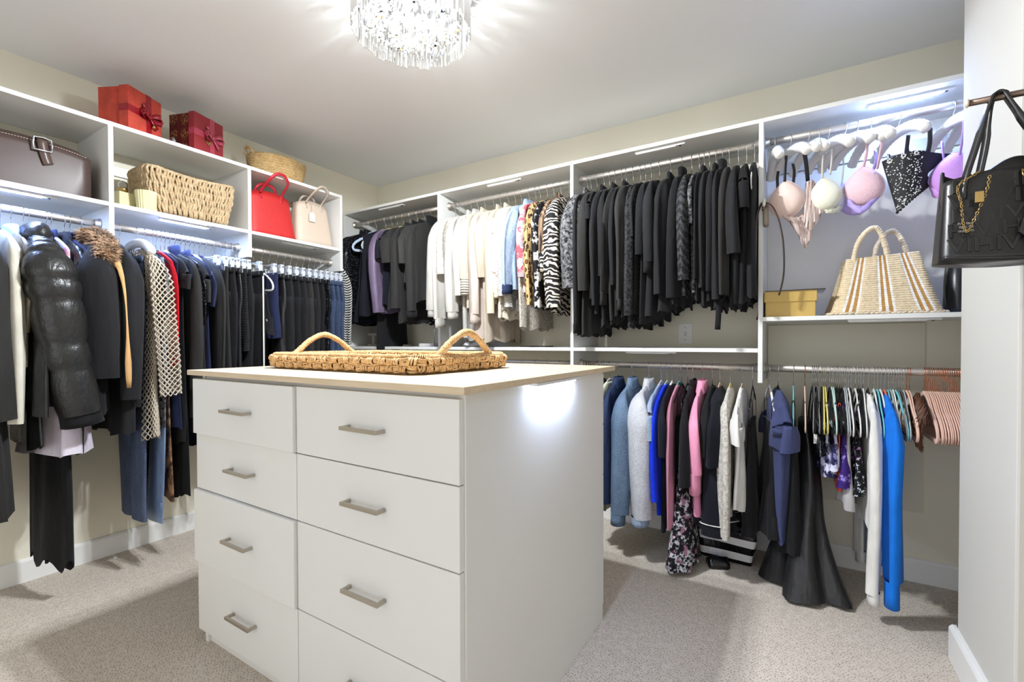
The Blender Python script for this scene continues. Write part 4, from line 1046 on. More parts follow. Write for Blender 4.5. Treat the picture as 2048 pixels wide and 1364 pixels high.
cloth('L', -1.684, 'dress', 'black cap sleeved dress right of the red top', 'dress', 'f_black2', 1.06, sl=0.14, sr=(0.055,0.060,0.064), smat='f_black2', ft=0.7, hang=('velvet','white'), thh=0.03)
cloth('L', -1.664, 'dress', 'long black dress hanging lowest right of leopard hem', 'dress', 'f_black', 1.35, straps=True, thh=0.04, hemslant=0.03)
cloth('L', -1.640, 'coat', 'long charcoal coat with raised collar near the worktop corner', 'coat', 'f_charcoal', 0.945, w=0.205, th=0.026, thh=0.034, sl=0.64, sr=(0.060,0.060,0.058), ft=0.62, collar='turtle', cmat='f_navy')
cloth('L', -1.612, 'top', 'black sequinned top right of the long charcoal coat', 'top', 'p_sequin', 0.80, sl=0.32, sr=(0.045,0.04,0.038))
cloth('L', -1.592, 'tee', 'charcoal tee between sequinned top and navy frilled tee', 'top', 'f_charcoal', 1.02, sl=0.20, sr=(0.052,0.056,0.060), collar='band', cmat='f_navy')
cloth('L', -1.570, 'tee', 'navy tee with frilled short sleeves left of grey blouse', 'top', 'f_navy', 1.1, sl=0.22, sr=(0.050,0.055,0.058), hang=('velvet','navy'))
cloth('L', -1.548, 'slip_dress', 'navy slip dress left of the charcoal long sleeved blouse', 'dress', 'f_navy', 1.08, straps=True, hang=('velvet','paleblue'))
cloth('L', -1.522, 'blouse', 'charcoal long sleeved blouse left of the navy trousers', 'top', 'f_charcoal', 0.98, sl=0.54, sr=(0.046,0.042,0.038), hang=('velvet','navy'))
legs('L', -1.492, 'trousers', 'navy trousers on the clip hanger beside charcoal blouse', 'f_navy', 1.12)
skirt('L', -1.452, 'skirt', 'long pleated charcoal skirt right of navy trousers', 'f_charcoal', 0.98, amp=0.014, thh=0.032)
legs('L', -1.418, 'trousers', 'black trousers right of the pleated charcoal skirt', 'f_black2', 1.12)
legs('L', -1.388, 'trousers', 'glossy black trousers left of short black skirt', 'f_satinblack', 1.08)
skirt('L', -1.355, 'skirt', 'knee length textured black skirt at right end of middle bay', 'p_ribblack', 0.60, wh=0.175, thh=0.030)
legs('L', -1.328, 'trousers', 'plain black trousers behind the textured black skirt', 'f_black2', 1.10)
# ---------------------------------------------------------------- left wall, bay C
legs('L', -1.262, 'trousers', 'black trousers with white side piping', 'f_black', 1.05, piping='f_white', lt=0.022)
cloth('L', -1.228, 'camisole', 'black printed strappy top on the white plastic hanger', 'top', 'p_floralblack', 0.50, straps=True, hang=('tubular','white'))
skirt('L', -1.175, 'skirt', 'navy pencil skirt hanging right of the white piping', 'f_navy', 0.53, w=0.165, wh=0.175, th=0.022, thh=0.032)
legs('L', -1.130, 'trousers', 'glossy black satin trousers right of the navy skirt', 'f_satinblack', 0.66, lt=0.026)
for k, y in enumerate((-1.080, -1.032, -0.988, -0.944, -0.900, -0.858)):
    legs('L', y, 'trousers', ['first', 'second', 'third', 'fourth', 'fifth', 'sixth'][k]+' black trousers from the left between satin trousers and jeans', ['f_black2', 'f_black', 'f_black2', 'f_charcoal', 'f_black2', 'f_black'][k], 1.0+0.03*(k % 2), group='black trousers between satin trousers and jeans')
legs('L', -0.815, 'trousers', 'dark trousers with shiny side stripe left of the jeans', 'p_sequin', 1.0)
for k, y in enumerate((-0.778, -0.742, -0.706)):
    legs('L', y, 'jeans', ['leftmost blue jeans of three at the right end of rail', 'middle blue jeans of three at the right end of rail', 'rightmost blue jeans of three beside the white panel'][k], 'denim_jean', 1.02, leg=(0.082,0.07,0.06), group='blue jeans at the right end of the left rail')
# herringbone jacket on a hook outside the last panel
hk = thing('wall_hook', 'small steel hook on the outer side of last panel', 'hook', (0.235, -0.676+PT/2, 1.70))
MB().tube([(0,-0.001,0),(0,0.02,0),(0,0.05,-0.004),(0,0.056,0.012)], 0.004, 8).build('hook_arm', 'steel', hk)
GN[0] += 1
hj = thing('jacket', 'black and white herringbone jacket between jeans and black blouse', 'jacket', (0.235, -0.618, 1.74), 0)
rg = random.Random(8)
fold_in(MB(), body_rings(rg, 0.62, 0.125, 0.13, 0.014, 0.018, 0.05, 0.004, 0)).build('body', 'p_herring', hj)
for s in (1, -1):
    sleeve_mesh(rg, s, 0.125, 0.52, (0.042,0.038,0.034), ft=0.4)[0].build('sleeve', 'p_herring', hj)
MB().rings([[Vector((0.052*k*cos(2*pi*j/20), 0.016*k*sin(2*pi*j/20), z)) for j in range(20)] for z, k in ((-0.09,1.2),(-0.05,1.0),(-0.03,1.0),(-0.04,0.85))], True, True).build('collar', 'f_black', hj)
# ---------------------------------------------------------------- back wall, upper rails
U = 'U'
# corner bay
cloth(U, 0.175, 'blouse', 'black blouse at the far left of corner bay', 'top', 'f_black', 0.80, sl=0.36, sr=(0.054,0.058,0.060), ft=0.6, collar='band', twist=-6, th=0.026, thh=0.04, free=True)
cloth(U, 0.228, 'top', 'black sequinned top in the corner bay', 'top', 'p_sequin', 0.72, collar='band', twist=-10, sl=0.30, sr=(0.045,0.045,0.042), smat='p_sequin')
cloth(U, 0.300, 'top', 'dark top on the pale blue hanger in corner bay', 'top', 'f_navyblack', 0.80, hang=('velvet','paleblue'), straps=True, twist=-8)
cloth(U, 0.400, 'vest', 'navy black sleeveless vest left of the lilac shirt', 'vest', 'f_navyblack', 0.74, wh=0.23, th=0.024, thh=0.04, twist=-8, hang=('velvet','lightgrey'), amp=0.008)
cloth(U, 0.468, 'slip_dress', 'long black dress hanging lowest in the corner bay', 'dress', 'f_black', 0.985, straps=True, wh=0.15, hang=('velvet','yellow'))
cloth(U, 0.520, 'shirt', 'lilac satin long sleeved shirt in the corner bay', 'shirt', 'f_satinlilac', 0.72, sl=0.58, sr=(0.060,0.056,0.044), th=0.026, thh=0.034, hang=('velvet','yellow'), sway=0.02, flare=-0.01)
cloth(U, 0.585, 'top', 'dark plum top right of the lilac shirt', 'top', 'f_navyblack', 0.68, sl=0.20, sr=(0.052,0.056,0.058), hang=('velvet','green'))
cloth(U, 0.652, 'blouse', 'charcoal blouse with full rolled short sleeves', 'top', 'f_charcoal', 0.70, sl=0.24, sr=(0.062,0.072,0.060), ft=0.85, th=0.03, thh=0.042, collar='band')
cloth(U, 0.725, 'cardigan', 'long charcoal cardigan with open sleeves in the corner bay', 'cardigan', 'f_charcoal', 0.80, sl=0.56, sr=(0.055,0.052,0.05), th=0.022, collar='band', cmat='f_black')
cloth(U, 0.790, 'tee', 'short charcoal jersey tee between two long cardigans', 'top', 'f_charcoal2', 0.52, sl=0.26, sr=(0.05,0.052,0.05), collar='band', cmat='f_black')
cloth(U, 0.862, 'cardigan', 'charcoal long sleeved cardigan left of the white blouses', 'cardigan', 'f_charcoal', 0.66, sl=0.58, sr=(0.052,0.048,0.042), th=0.024, collar='turtle', cmat='f_black', cuff='f_black2')
# bay of whites
cloth(U, 1.074, 'blouse', 'sheer white blouse with gathered cuffs, first white piece from left', 'blouse', 'f_white_dimmed', 0.66, sl=0.58, sr=(0.052,0.056,0.050), cuff='f_white_dimmed', sway=-0.025, flare=-0.01, th=0.018)
cloth(U, 1.108, 'blouse', 'white blouse with long straight sleeve left of lace top', 'blouse', 'f_white_dimmed', 0.70, sl=0.64, sr=(0.052,0.050,0.046), cuff='f_white_dimmed', cufflen=0.06)
cloth(U, 1.150, 'lace_top', 'white crochet lace top with wide short sleeves', 'top', 'p_lacewhite', 0.56, sl=0.36, sr=(0.056,0.068,0.070), smat='p_lacewhite', ft=0.62, th=0.02)
t = cloth(U, 1.214, 'jacket', 'white zipped jacket with black zip line', 'jacket', 'f_white_dimmed', 0.70, sl=0.60, sr=(0.055,0.052,0.045), th=0.024, collar='band', cuff='f_white_dimmed')
MB().tube(curve([(0.155,0.035,-0.15),(0.17,0.045,-0.30),(0.185,0.047,-0.48),(0.19,0.047,-0.64),(0.19,0.048,-0.72)], 14), 0.0028, 6).build('zip', 'black_plastic', t)
cloth(U, 1.268, 'blouse', 'white blouse with shirt collar and hanging tie end', 'blouse', 'f_white_dimmed', 0.92, wh=0.17, sl=0.50, sr=(0.05,0.052,0.048), collar='shirt', th=0.018)
cloth(U, 1.325, 'blouse', 'sheer cream blouse with rolled sleeve', 'blouse', 'f_cream', 0.72, sl=0.40, sr=(0.052,0.054,0.050), cuff='p_cuffstripe', cufflen=0.10, th=0.02, collar='band')
cloth(U, 1.392, 'blouse', 'blush blouse with long buttoned sleeves', 'blouse', 'f_blush', 0.90, sl=0.62, sr=(0.056,0.052,0.046), cuff='f_blush', cufflen=0.06, th=0.024, collar=None, hemslant=-0.03)
cloth(U, 1.446, 'shirt', 'beige longer shirt with back seam right of blush blouse', 'shirt', 'f_beige', 0.93, sl=0.40, sr=(0.05,0.048,0.045), th=0.022, collar='band')
cloth(U, 1.505, 'pullover', 'cream fine knit pullover with narrow sleeves', 'top', 'f_cream', 0.70, sl=0.62, sr=(0.054,0.046,0.038), th=0.022, collar='band', cmat='f_cream')
cloth(U, 1.556, 'blouse', 'cream blouse with brown animal dots', 'blouse', 'p_dots', 0.80, sl=0.50, sr=(0.052,0.052,0.036), cuff='f_cream', cufflen=0.03, th=0.02)
cloth(U, 1.600, 'cardigan', 'grey and white tweed cardigan with fringed edge', 'cardigan', 'p_tweed', 0.74, sl=0.52, sr=(0.048,0.046,0.044), th=0.02)
cloth(U, 1.655, 'jacket', 'light blue denim jacket with turned back cuff on upper rail', 'jacket', 'denim_light', 0.62, sl=0.46, sr=(0.054,0.050,0.046), collar='shirt', cmat='denim_light', cuff='denim_navy', cufflen=0.05, th=0.024, sway=-0.035)
cloth(U, 1.702, 'lace_top', 'pale grey lace top with long hem behind denim jacket', 'top', 'p_lacegrey', 0.86, sl=None, th=0.018)
cloth(U, 1.732, 'blouse', 'pink and grey floral blouse right of the light denim jacket', 'blouse', 'p_floralpink', 0.64, sl=0.42, sr=(0.05,0.05,0.045), th=0.018)
cloth(U, 1.782, 'blouse', 'leopard print blouse with long sleeves', 'blouse', 'p_leopard', 0.70, sl=0.58, sr=(0.052,0.048,0.045), th=0.02)
cloth(U, 1.826, 'blouse', 'black blouse with white flowers right of leopard print', 'blouse', 'p_floralblack', 0.74, sl=0.60, sr=(0.05,0.048,0.044), th=0.018)
cloth(U, 1.872, 'blouse', 'brown striped blouse with bold black and white cuffs', 'blouse', 'p_brownstripe', 0.72, sl=0.30, sr=(0.054,0.056,0.05), cuff='p_zebra', cufflen=0.10, th=0.022, collar='band')
cloth(U, 1.926, 'blouse', 'black and white zebra swirl blouse beside the white panel', 'blouse', 'p_zebra', 0.78, sl=0.60, sr=(0.054,0.062,0.056), th=0.02)
# bay of blacks
cloth(U, 2.040, 'cardigan', 'fuzzy black and grey lace cardigan beside the white panel', 'cardigan', 'p_laceblack', 0.62, sl=0.50, sr=(0.058,0.060,0.055), ft=0.75, th=0.014, collar='band')
cloth(U, 2.062, 'blouse', 'black satin blouse with gathered cuff, longest at left', 'blouse', 'f_black2', 0.90, sl=0.70, sr=(0.054,0.054,0.040), cuff='f_black2', thh=0.045, wh=0.20, amp=0.012)
cloth(U, 2.098, 'blouse', 'charcoal blouse second from left among the black tops', 'blouse', 'f_charcoal', 0.90, sl=0.52, sr=(0.05,0.048,0.044), thh=0.04)
cloth(U, 2.140, 'top', 'black cap sleeved knit with open shoulder', 'top', 'f_black', 0.72, sl=0.15, sr=(0.056,0.064,0.066), ft=0.7, collar='band')
cloth(U, 2.172, 'blouse', 'soft black blouse right of the cap sleeved knit', 'blouse', 'f_black2', 0.80, sl=0.60, sr=(0.05,0.046,0.040))
cloth(U, 2.206, 'blouse', 'black gathered blouse left of two charcoal shirts', 'blouse', 'f_black', 0.86, sl=0.45, sr=(0.054,0.05,0.044), collar='band')
cloth(U, 2.244, 'shirt', 'charcoal shirt with buttoned cuff in the black row', 'shirt', 'f_charcoal', 0.84, sl=0.54, sr=(0.052,0.056,0.040), cuff='f_charcoal', cufflen=0.06, sway=-0.03, th=0.02)
cloth(U, 2.268, 'blouse', 'thin black blouse between two charcoal balloon sleeves', 'blouse', 'f_black', 0.80, sl=0.50, collar='band')
cloth(U, 2.306, 'blouse', 'charcoal blouse with full balloon sleeve', 'blouse', 'f_charcoal', 0.82, sl=0.58, sr=(0.058,0.066,0.042), cuff='f_charcoal', cufflen=0.05, ft=0.7, th=0.024)
cloth(U, 2.346, 'cardigan', 'black fringed cardigan with ragged edge', 'cardigan', 'p_fringe', 0.86, sl=0.66, sr=(0.040,0.036,0.034), smat='p_fringe')
cloth(U, 2.372, 'tee', 'charcoal ribbed tee with pleated short sleeves', 'top', 'p_ribblack', 0.80, sl=0.27, sr=(0.050,0.050,0.044), ft=0.75, hang=('velvet','white'), th=0.02)
cloth(U, 2.404, 'top', 'plain black top left of puffed sleeve blouse', 'top', 'f_black', 0.84, sl=0.36, sr=(0.045,0.045,0.042), hang=('velvet','blush'))
cloth(U, 2.446, 'blouse', 'black blouse with puffed sleeve knotted at the elbow', 'blouse', 'f_black2', 0.82, sl=0.40, sr=(0.058,0.070,0.055), ft=0.75, cuff='f_black', cufflen=0.05, hang=('velvet','blush'), th=0.024, thh=0.045)
cloth(U, 2.504, 'blouse', 'plain black blouse right of the puffed sleeve', 'blouse', 'f_black2', 0.78, sl=0.56, sr=(0.050,0.046,0.042), collar='band', th=0.022)
cloth(U, 2.562, 'blouse', 'black blouse with covered collar in middle of row', 'blouse', 'f_black', 0.76, sl=0.58, sr=(0.05,0.048,0.044), collar='turtle', th=0.02)
cloth(U, 2.608, 'blouse', 'crinkled black blouse with shiny plisse texture', 'blouse', 'p_plisse', 0.72, sl=0.50, sr=(0.056,0.064,0.056), smat='p_plisse', ft=0.7, th=0.02)
cloth(U, 2.644, 'lace_top', 'black lace trimmed top right of the crinkled blouse', 'top', 'p_laceblack', 0.70, sl=0.24, sr=(0.045,0.045,0.042), th=0.014)
for k, (x, mt, hem, sl) in enumerate(((2.668, 'f_black', 0.74, 0.50), (2.692, 'f_black2', 0.76, 0.54), (2.722, 'f_black', 0.74, 0.56))):
    cloth(U, x, 'blouse', ['first', 'second', 'third'][k]+' of three black blouses between the lace trim and turned collar', 'blouse', mt, hem, sl=sl, sr=(0.050,0.048,0.042), collar='band' if k != 1 else None, th=0.013, group='plain black blouses')
t = cloth(U, 2.752, 'blouse', 'black blouse with high collar and dangling tie end', 'blouse', 'f_black2', 0.78, sl=0.60, sr=(0.050,0.050,0.046), collar='turtle', th=0.016)
MB().ribbon(curve([(0.20,0.0,-0.66),(0.205,0.01,-0.76),(0.20,0.005,-0.86)], 8), 0.012, 0.002, (0,1,0)).build('tie', 'f_black', t)
cloth(U, 2.782, 'cardigan', 'black fine knit cardigan left of the long tunic sleeve', 'cardigan', 'f_charcoal', 0.74, sl=0.58, sr=(0.050,0.046,0.042), th=0.014, hang=('velvet','white'))
cloth(U, 2.822, 'tunic', 'black tunic with wide elbow sleeve near the right end', 'tunic', 'f_black2', 0.78, sl=0.40, sr=(0.052,0.054,0.060), th=0.022, hang=('velvet','white'))
cloth(U, 2.858, 'top', 'narrow black top between tunic and last black dress', 'top', 'f_black', 0.76, sl=0.2, sr=(0.045,0.045,0.044), hang=('velvet','white'))
cloth(U, 2.892, 'dress', 'black flared sleeveless dress at right end by the panel', 'dress', 'f_black2', 0.74, w=0.185, wh=0.215, th=0.016, thh=0.024, hang=('velvet','white'))

# ---------------------------------------------------------------- back wall, lower rail (left part)
K = 'K'
for k, x in enumerate((1.12, 1.30, 1.46, 1.60, 1.70, 1.78, 1.86, 1.92)):
    hanger(K, x, 'velvet', 'black', ORD[k]+' black hanger from the left on the lower rail behind the island top', 0, 'hangers behind the island top')
for k, x in enumerate((2.03, 2.045, 2.095, 2.105, 2.125, 2.135)):
    hanger(K, x, 'velvet', 'black', ORD[k]+' black hanger from the left bunched beside the pale green top', 0, 'hangers left of the pale green top')
cloth(K, 2.172, 'top', 'pale green top half hidden behind the island edge', 'top', 'f_palegreen', 0.78, sl=0.50, sr=(0.048,0.046,0.04), th=0.02, hang=('velvet','white'))
cloth(K, 2.222, 'jacket', 'dark navy denim jacket at the left of lower rail', 'jacket', 'denim_navy', 0.68, sl=0.56, sr=(0.056,0.052,0.046), collar='shirt', cmat='denim_navy', th=0.026, thh=0.034)
cloth(K, 2.302, 'jacket', 'faded mid blue denim jacket with stitched cuffs', 'jacket', 'denim_mid', 0.66, sl=0.60, sr=(0.060,0.062,0.048), ft=0.72, free=True, collar='shirt', cmat='denim_mid', cuff='denim_mid', cufflen=0.06, th=0.03, thh=0.036, sway=-0.01)
cloth(K, 2.392, 'jacket', 'light grey denim jacket with frayed cuff', 'jacket', 'denim_grey', 0.66, sl=0.60, sr=(0.060,0.074,0.056), ft=0.72, free=True, collar='shirt', cmat='denim_grey', cuff='denim_light', cufflen=0.04, th=0.026, thh=0.034, sway=0.01)
cloth(K, 2.456, 'shirt', 'light blue denim shirt with short sleeves', 'shirt', 'denim_light', 0.64, sl=0.20, sr=(0.050,0.054,0.060), ft=0.8, th=0.016, hang=('velvet','white'))
cloth(K, 2.486, 'top', 'bright cobalt blue top with elbow sleeve', 'top', 'f_cobalt', 0.72, sl=0.50, sr=(0.046,0.050,0.058), th=0.016, thh=0.022, hang=('velvet','mint'), flare=-0.01)
cloth(K, 2.512, 'dress', 'long dark navy dress right of the cobalt blue top', 'dress', 'f_navyblack', 0.80, sl=0.28, sr=(0.044,0.044,0.042), th=0.014, hang=('tubular','white'))
cloth(K, 2.548, 'blouse', 'dusty pink blouse with long sleeve', 'blouse', 'f_dustypink', 0.66, sl=0.62, sr=(0.046,0.050,0.048), th=0.018, hang=('velvet','teal'))
cloth(K, 2.560, 'dress', 'ankle length black dress beside the floral dress', 'dress', 'f_black', 0.945, straps=True, wh=0.16, thh=0.03)
t = cloth(K, 2.590, 'dress', 'floor length black dress with small pale floral print', 'dress', 'p_floraldress', 0.962, w=0.175, wh=0.255, th=0.018, thh=0.055, amp=0.02, straps=True, rows=22, hemwave=0.01, shift=0.035, free=True)
cloth(K, 2.616, 'blouse', 'black ruffled blouse with pointed tiers', 'blouse', 'f_black', 0.58, sl=0.40, sr=(0.046,0.056,0.072), th=0.02, collar='band', flare=0.01, hemwave=0.03)
cloth(K, 2.662, 'shirt', 'bright pink shirt with rolled sleeve and collar', 'shirt', 'f_pink', 0.70, sl=0.34, sr=(0.050,0.048,0.048), cuff='f_pink', cufflen=0.10, collar='shirt', cmat='f_pink', th=0.018, ft=0.75, wh=0.19, hang=('velvet','blush'))
cloth(K, 2.708, 'top', 'black top right of the bright pink shirt', 'top', 'f_black', 0.70, sl=0.26, th=0.018)
cloth(K, 2.742, 'dress', 'black dress with white piping along its hem', 'dress', 'f_navyblack', 0.775, w=0.195, wh=0.23, th=0.034, thh=0.075, free=True, sl=0.30, sr=(0.05,0.05,0.048), piping='f_white', amp=0.006, hemwave=0.0, hang=('velvet','blush'))
cloth(K, 2.790, 'lace_top', 'white lace long sleeved top on yellow hanger', 'top', 'p_lacewhite', 0.70, sl=0.62, sr=(0.046,0.040,0.036), smat='p_lacewhite', th=0.018, hang=('velvet','yellow'), wh=0.19)
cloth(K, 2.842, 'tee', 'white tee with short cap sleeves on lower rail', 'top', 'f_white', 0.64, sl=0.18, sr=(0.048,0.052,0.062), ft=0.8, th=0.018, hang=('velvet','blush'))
cloth(K, 2.888, 'skirt', 'long black skirt hanging next to the white tee', 'skirt', 'f_black', 0.76, straps=True, wh=0.17, thh=0.035)

# ---------------------------------------------------------------- back wall, lower rail (right bay)
cloth(K, 2.958, 'dress', 'black strappy dress on the white hanger', 'dress', 'f_black', 0.74, straps=True, w=0.19, thh=0.045, twist=10, hang=('tubular','white'), free=True)
cloth(K, 2.994, 'blouse', 'dusty navy blouse with flutter sleeves', 'blouse', 'f_dusknavy', 0.71, sl=0.19, sr=(0.050,0.058,0.066), ft=0.7, th=0.040, thh=0.036, wh=0.19, neck=0.095, twist=7, hemslant=-0.05, hang=('velvet','black'), free=True)
cloth(K, 3.056, 'dress', 'black cowl neck dress between navy blouse and satin gown', 'dress', 'f_black', 0.80, straps=True, w=0.20, thh=0.05, amp=0.015, hang=('velvet','teal'), free=True)
# black satin gown with a train on the carpet
GN[0] += 1; rg = random.Random(31)
loc, rz = rail_at(K, 3.100); gw = thing('evening_gown', 'long black satin gown with train spread on the carpet', 'dress', loc, rz)
hanger(K, 3.100, 'velvet', 'blush', 'slim blush hanger holding the long black satin gown', 0, None, 'rose_gold')
rings = []; n = 40
for i in range(26):
    s = i/25; z = -0.23-(0.984-0.245)*s
    if s > 0.86: k = (s-0.86)/0.14; z = max(z, -0.966+0.010*(1-k))
    ww = 0.125+0.03*s+0.055*max(0, s-0.55)/0.45; tt = 0.024+0.075*s+0.06*max(0, s-0.55)**1.3/0.45
    ring = []
    for j in range(n):
        q = 2*pi*j/n; c, sn = cos(q), sin(q)
        fo = 1+0.16*s*sin(5*q+1.1+2*s)+0.10*s*sin(8*q)
        ring.append(Vector((ww*c*fo+0.06*max(0, s-0.6), tt*sn*fo*1.05+0.03*s*(c*0.8)+0.01*sin(6*s), z+0.012*max(0, s-0.8)*sin(6*q))))
    rings.append(ring)
MB().rings(rings, True, False).build('body', 'f_satinblack', gw)
for s in (-1, 1): MB().ribbon(curve([(s*0.10,0.012,-0.25),(s*0.10,0.012,-0.24),(s*0.112,0.004,-0.16),(s*0.115,0,-0.134),(s*0.112,-0.004,-0.16),(s*0.10,-0.012,-0.24),(s*0.10,-0.012,-0.25)], 18), 0.004, 0.0008, (1,0,0)).build('strap', 'f_satinblack', gw)
cloth(K, 3.150, 'top', 'sparkly black strappy top with white label', 'top', 'p_sequin', 0.36, straps=True, hang=('velvet','grey'), w=0.19, free=True)
tg = [o for o in bpy.data.objects if o.get('label') == 'sparkly black strappy top with white label'][0]
MB().box(0.150, 0.158, -0.020, 0.006, -0.285, -0.245).build('price_tag', 'f_white', tg, smooth=False)
cloth(K, 3.178, 'camisole', 'lavender and white floral strappy top, leftmost of the florals', 'top', 'p_floralav', 0.43, straps=True, hang=('velvet','yellow'), w=0.20, wh=0.18, thh=0.03, free=True)
cloth(K, 3.208, 'camisole', 'blue and white floral strappy top, second of the florals', 'top', 'p_floralav', 0.41, straps=True, hang=('velvet','mint'), w=0.20, wh=0.18, thh=0.028, free=True)
cloth(K, 3.238, 'camisole', 'purple floral strappy top, third of the florals', 'top', 'p_floralpurple', 0.47, straps=True, hang=('velvet','black'), w=0.20, wh=0.18, thh=0.034, free=True)
cloth(K, 3.222, 'camisole', 'orange top peeking out below the purple florals', 'top', 'f_orange', 0.495, straps=True, hang=('velvet','black'), w=0.19, wh=0.15, thh=0.012)
cloth(K, 3.252, 'tank_top', 'grey tank hem showing below the floral tops', 'top', 'f_greytop', 0.56, straps=True, hang=('velvet','lightgrey'), wh=0.17, thh=0.028, free=True)
cloth(K, 3.286, 'camisole', 'black speckled floral strappy top, rightmost of the florals', 'top', 'p_floralspeck', 0.49, straps=True, hang=('velvet','white'), w=0.20, wh=0.18, thh=0.030, free=True)
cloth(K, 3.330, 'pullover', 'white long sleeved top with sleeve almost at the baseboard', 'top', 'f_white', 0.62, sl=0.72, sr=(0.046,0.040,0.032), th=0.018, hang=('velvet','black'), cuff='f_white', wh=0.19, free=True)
cloth(K, 3.386, 'pullover', 'azure blue long sleeved top with deep cuff', 'top', 'f_azure', 0.62, sl=0.66, sr=(0.046,0.044,0.038), th=0.020, hang=('velvet','coral'), cuff='f_azure', cufflen=0.10, wh=0.21, free=True)
# hangers in the packed row above the florals
row1 = ['black','grey','black','black','yellow','black','mint','black','black','lightgrey','white','black','black','black','white']
xs1 = [3.128,3.136,3.143,3.164,3.171,3.193,3.201,3.216,3.230,3.246,3.262,3.270,3.296,3.304,3.314]
for i, (c, x) in enumerate(zip(row1, xs1)):
    if c == 'black': lab, g = ORD[row1[:i].count('black')]+' slim black hanger from the left in the row over floral tops', 'black hangers in the packed row'
    else:
        lab, g = {'grey': 'grey velvet hanger at the left end of the packed row', 'yellow': 'yellow hanger left of its twin over the lavender floral', 'mint': 'mint green hanger in front of the pale twin', 'lightgrey': 'light grey hanger right of the mint hangers', 'white': 'white hanger among the black ones, left of white sleeve' if i < 12 else 'white hanger touching the white long sleeved top'}[c], None
    hanger(K, x, 'velvet', c, lab, random.Random(i).uniform(-3, 3), g)
row2 = [('white',3.350),('teal',3.362),('white',3.372),('teal',3.398),('lightgrey',3.406),('white',3.414),('teal',3.423),('grey',3.431),('dgrey',3.439),('lightgrey',3.448),('blush',3.458),('blush',3.467)]
nth = {}
for i, (c, x) in enumerate(row2):
    nth[c] = nth.get(c, 0)+1
    nm_ = {'lightgrey': 'light grey', 'dgrey': 'dark grey'}.get(c, c); o_ = ['', 'first', 'second', 'third'][nth[c]]
    hanger(K, x, 'velvet', c, '%s %s hanger from the left around the azure blue sleeve' % (o_, nm_) if c != 'blush' else '%s blush hanger just left of the brown hair extension' % o_, random.Random(i+40).uniform(-3, 3), None, 'rose_gold' if c == 'blush' else 'chrome')
for k in range(22):
    hanger(K, 3.513+k*0.0066, 'velvet', 'blush', ORD[k]+' blush hanger from the left in the empty row of rose gold hooks', random.Random(k).uniform(-0.6, 0.6), 'empty blush hangers at the right end', 'rose_gold')
# brown hair extension over a hanger
rg = random.Random(6); hx = thing('hair_extension', 'wavy brown hair extension draped at the left of blush hangers', 'hair', rail_at(K, 3.490)[0], -pi/2)
plain('hair_brown', (96, 62, 40), 0.45, var=0.25, vs=60, spec=0.5); mb = MB()
for k in range(300):
    u = rg.uniform(0.02, 0.18); y0 = rg.uniform(-0.006, 0.003); z0 = -0.085-0.40*max(0, u-0.04)-rg.uniform(0, 0.012); L = rg.uniform(0.08, 0.16)
    mb.tube([(u, y0, z0+0.004), (u+0.004, y0-0.012, z0-0.2*L), (u+rg.uniform(0,0.02), y0-0.016-rg.uniform(0,0.02), z0-0.6*L), (u+rg.uniform(0,0.03), y0-0.010-rg.uniform(0,0.015), z0-L)], 0.0017, 4)
tag(mb.build('hair_strands', 'hair_brown', hx), 'brown hair strands', kind='stuff')
# ------------------------------------------------------------------ right bay: padded hangers and bras
plain('satin_pink', (232, 206, 196), 0.45, bs=90, bst=0.3, bd=0.003, spec=0.4); plain('lace_pink', (236, 214, 206), 0.8, bs=220, bst=0.8, bd=0.003)
plain('bra_cream', (226, 226, 208), 0.6, bs=200, bst=0.5, bd=0.002); plain('bra_blue', (206, 214, 236), 0.6); plain('bra_rose', (232, 196, 206), 0.6, bs=120, bst=0.8, bd=0.004)
plain('bra_violet', (176, 158, 226), 0.55); plain('bra_lilac', (204, 150, 226), 0.6, bs=180, bst=0.6, bd=0.003); plain('strap_black', (24,24,30), 0.4); plain('strap_pale', (216, 214, 206), 0.5); plain('strap_lilac', (190, 150, 214), 0.5)
plain('bustier_black', (26,26,28), 0.7, bs=200, bst=0.3); plain('stud_white', (235,235,232), 0.2)
PH = [(2.975, 8, 'first padded white hanger from the left, empty'), (3.036, 22, 'padded white hanger holding the pale pink bra'), (3.105, 20, 'padded white hanger just right of the pale pink bra'), (3.150, -6, 'padded white hanger with raised end left of cream bra'), (3.180, 24, 'padded white hanger holding the cream and blue bra'),
      (3.240, 26, 'first empty padded white hanger left of the rose bra'), (3.282, 26, 'second empty padded white hanger left of the rose bra'), (3.330, 16, 'padded white hanger holding the rose and violet bra'), (3.424, 20, 'padded white hanger holding the studded black bustier'), (3.592, 14, 'padded white hanger holding the lilac lace bra'), (3.640, 10, 'padded white hanger hidden by the black handbag strap')]
for x, tw, lab in PH: hanger('U', x, 'padded', 'satin_white', lab, tw, 'padded white hangers', 'chrome' if x < 3.6 else 'cream_hook') if x < 3.6 or not plain('cream_hook', (206,190,168), 0.4) else hanger('U', x, 'padded', 'satin_white', lab, tw, 'padded white hangers', 'cream_hook')
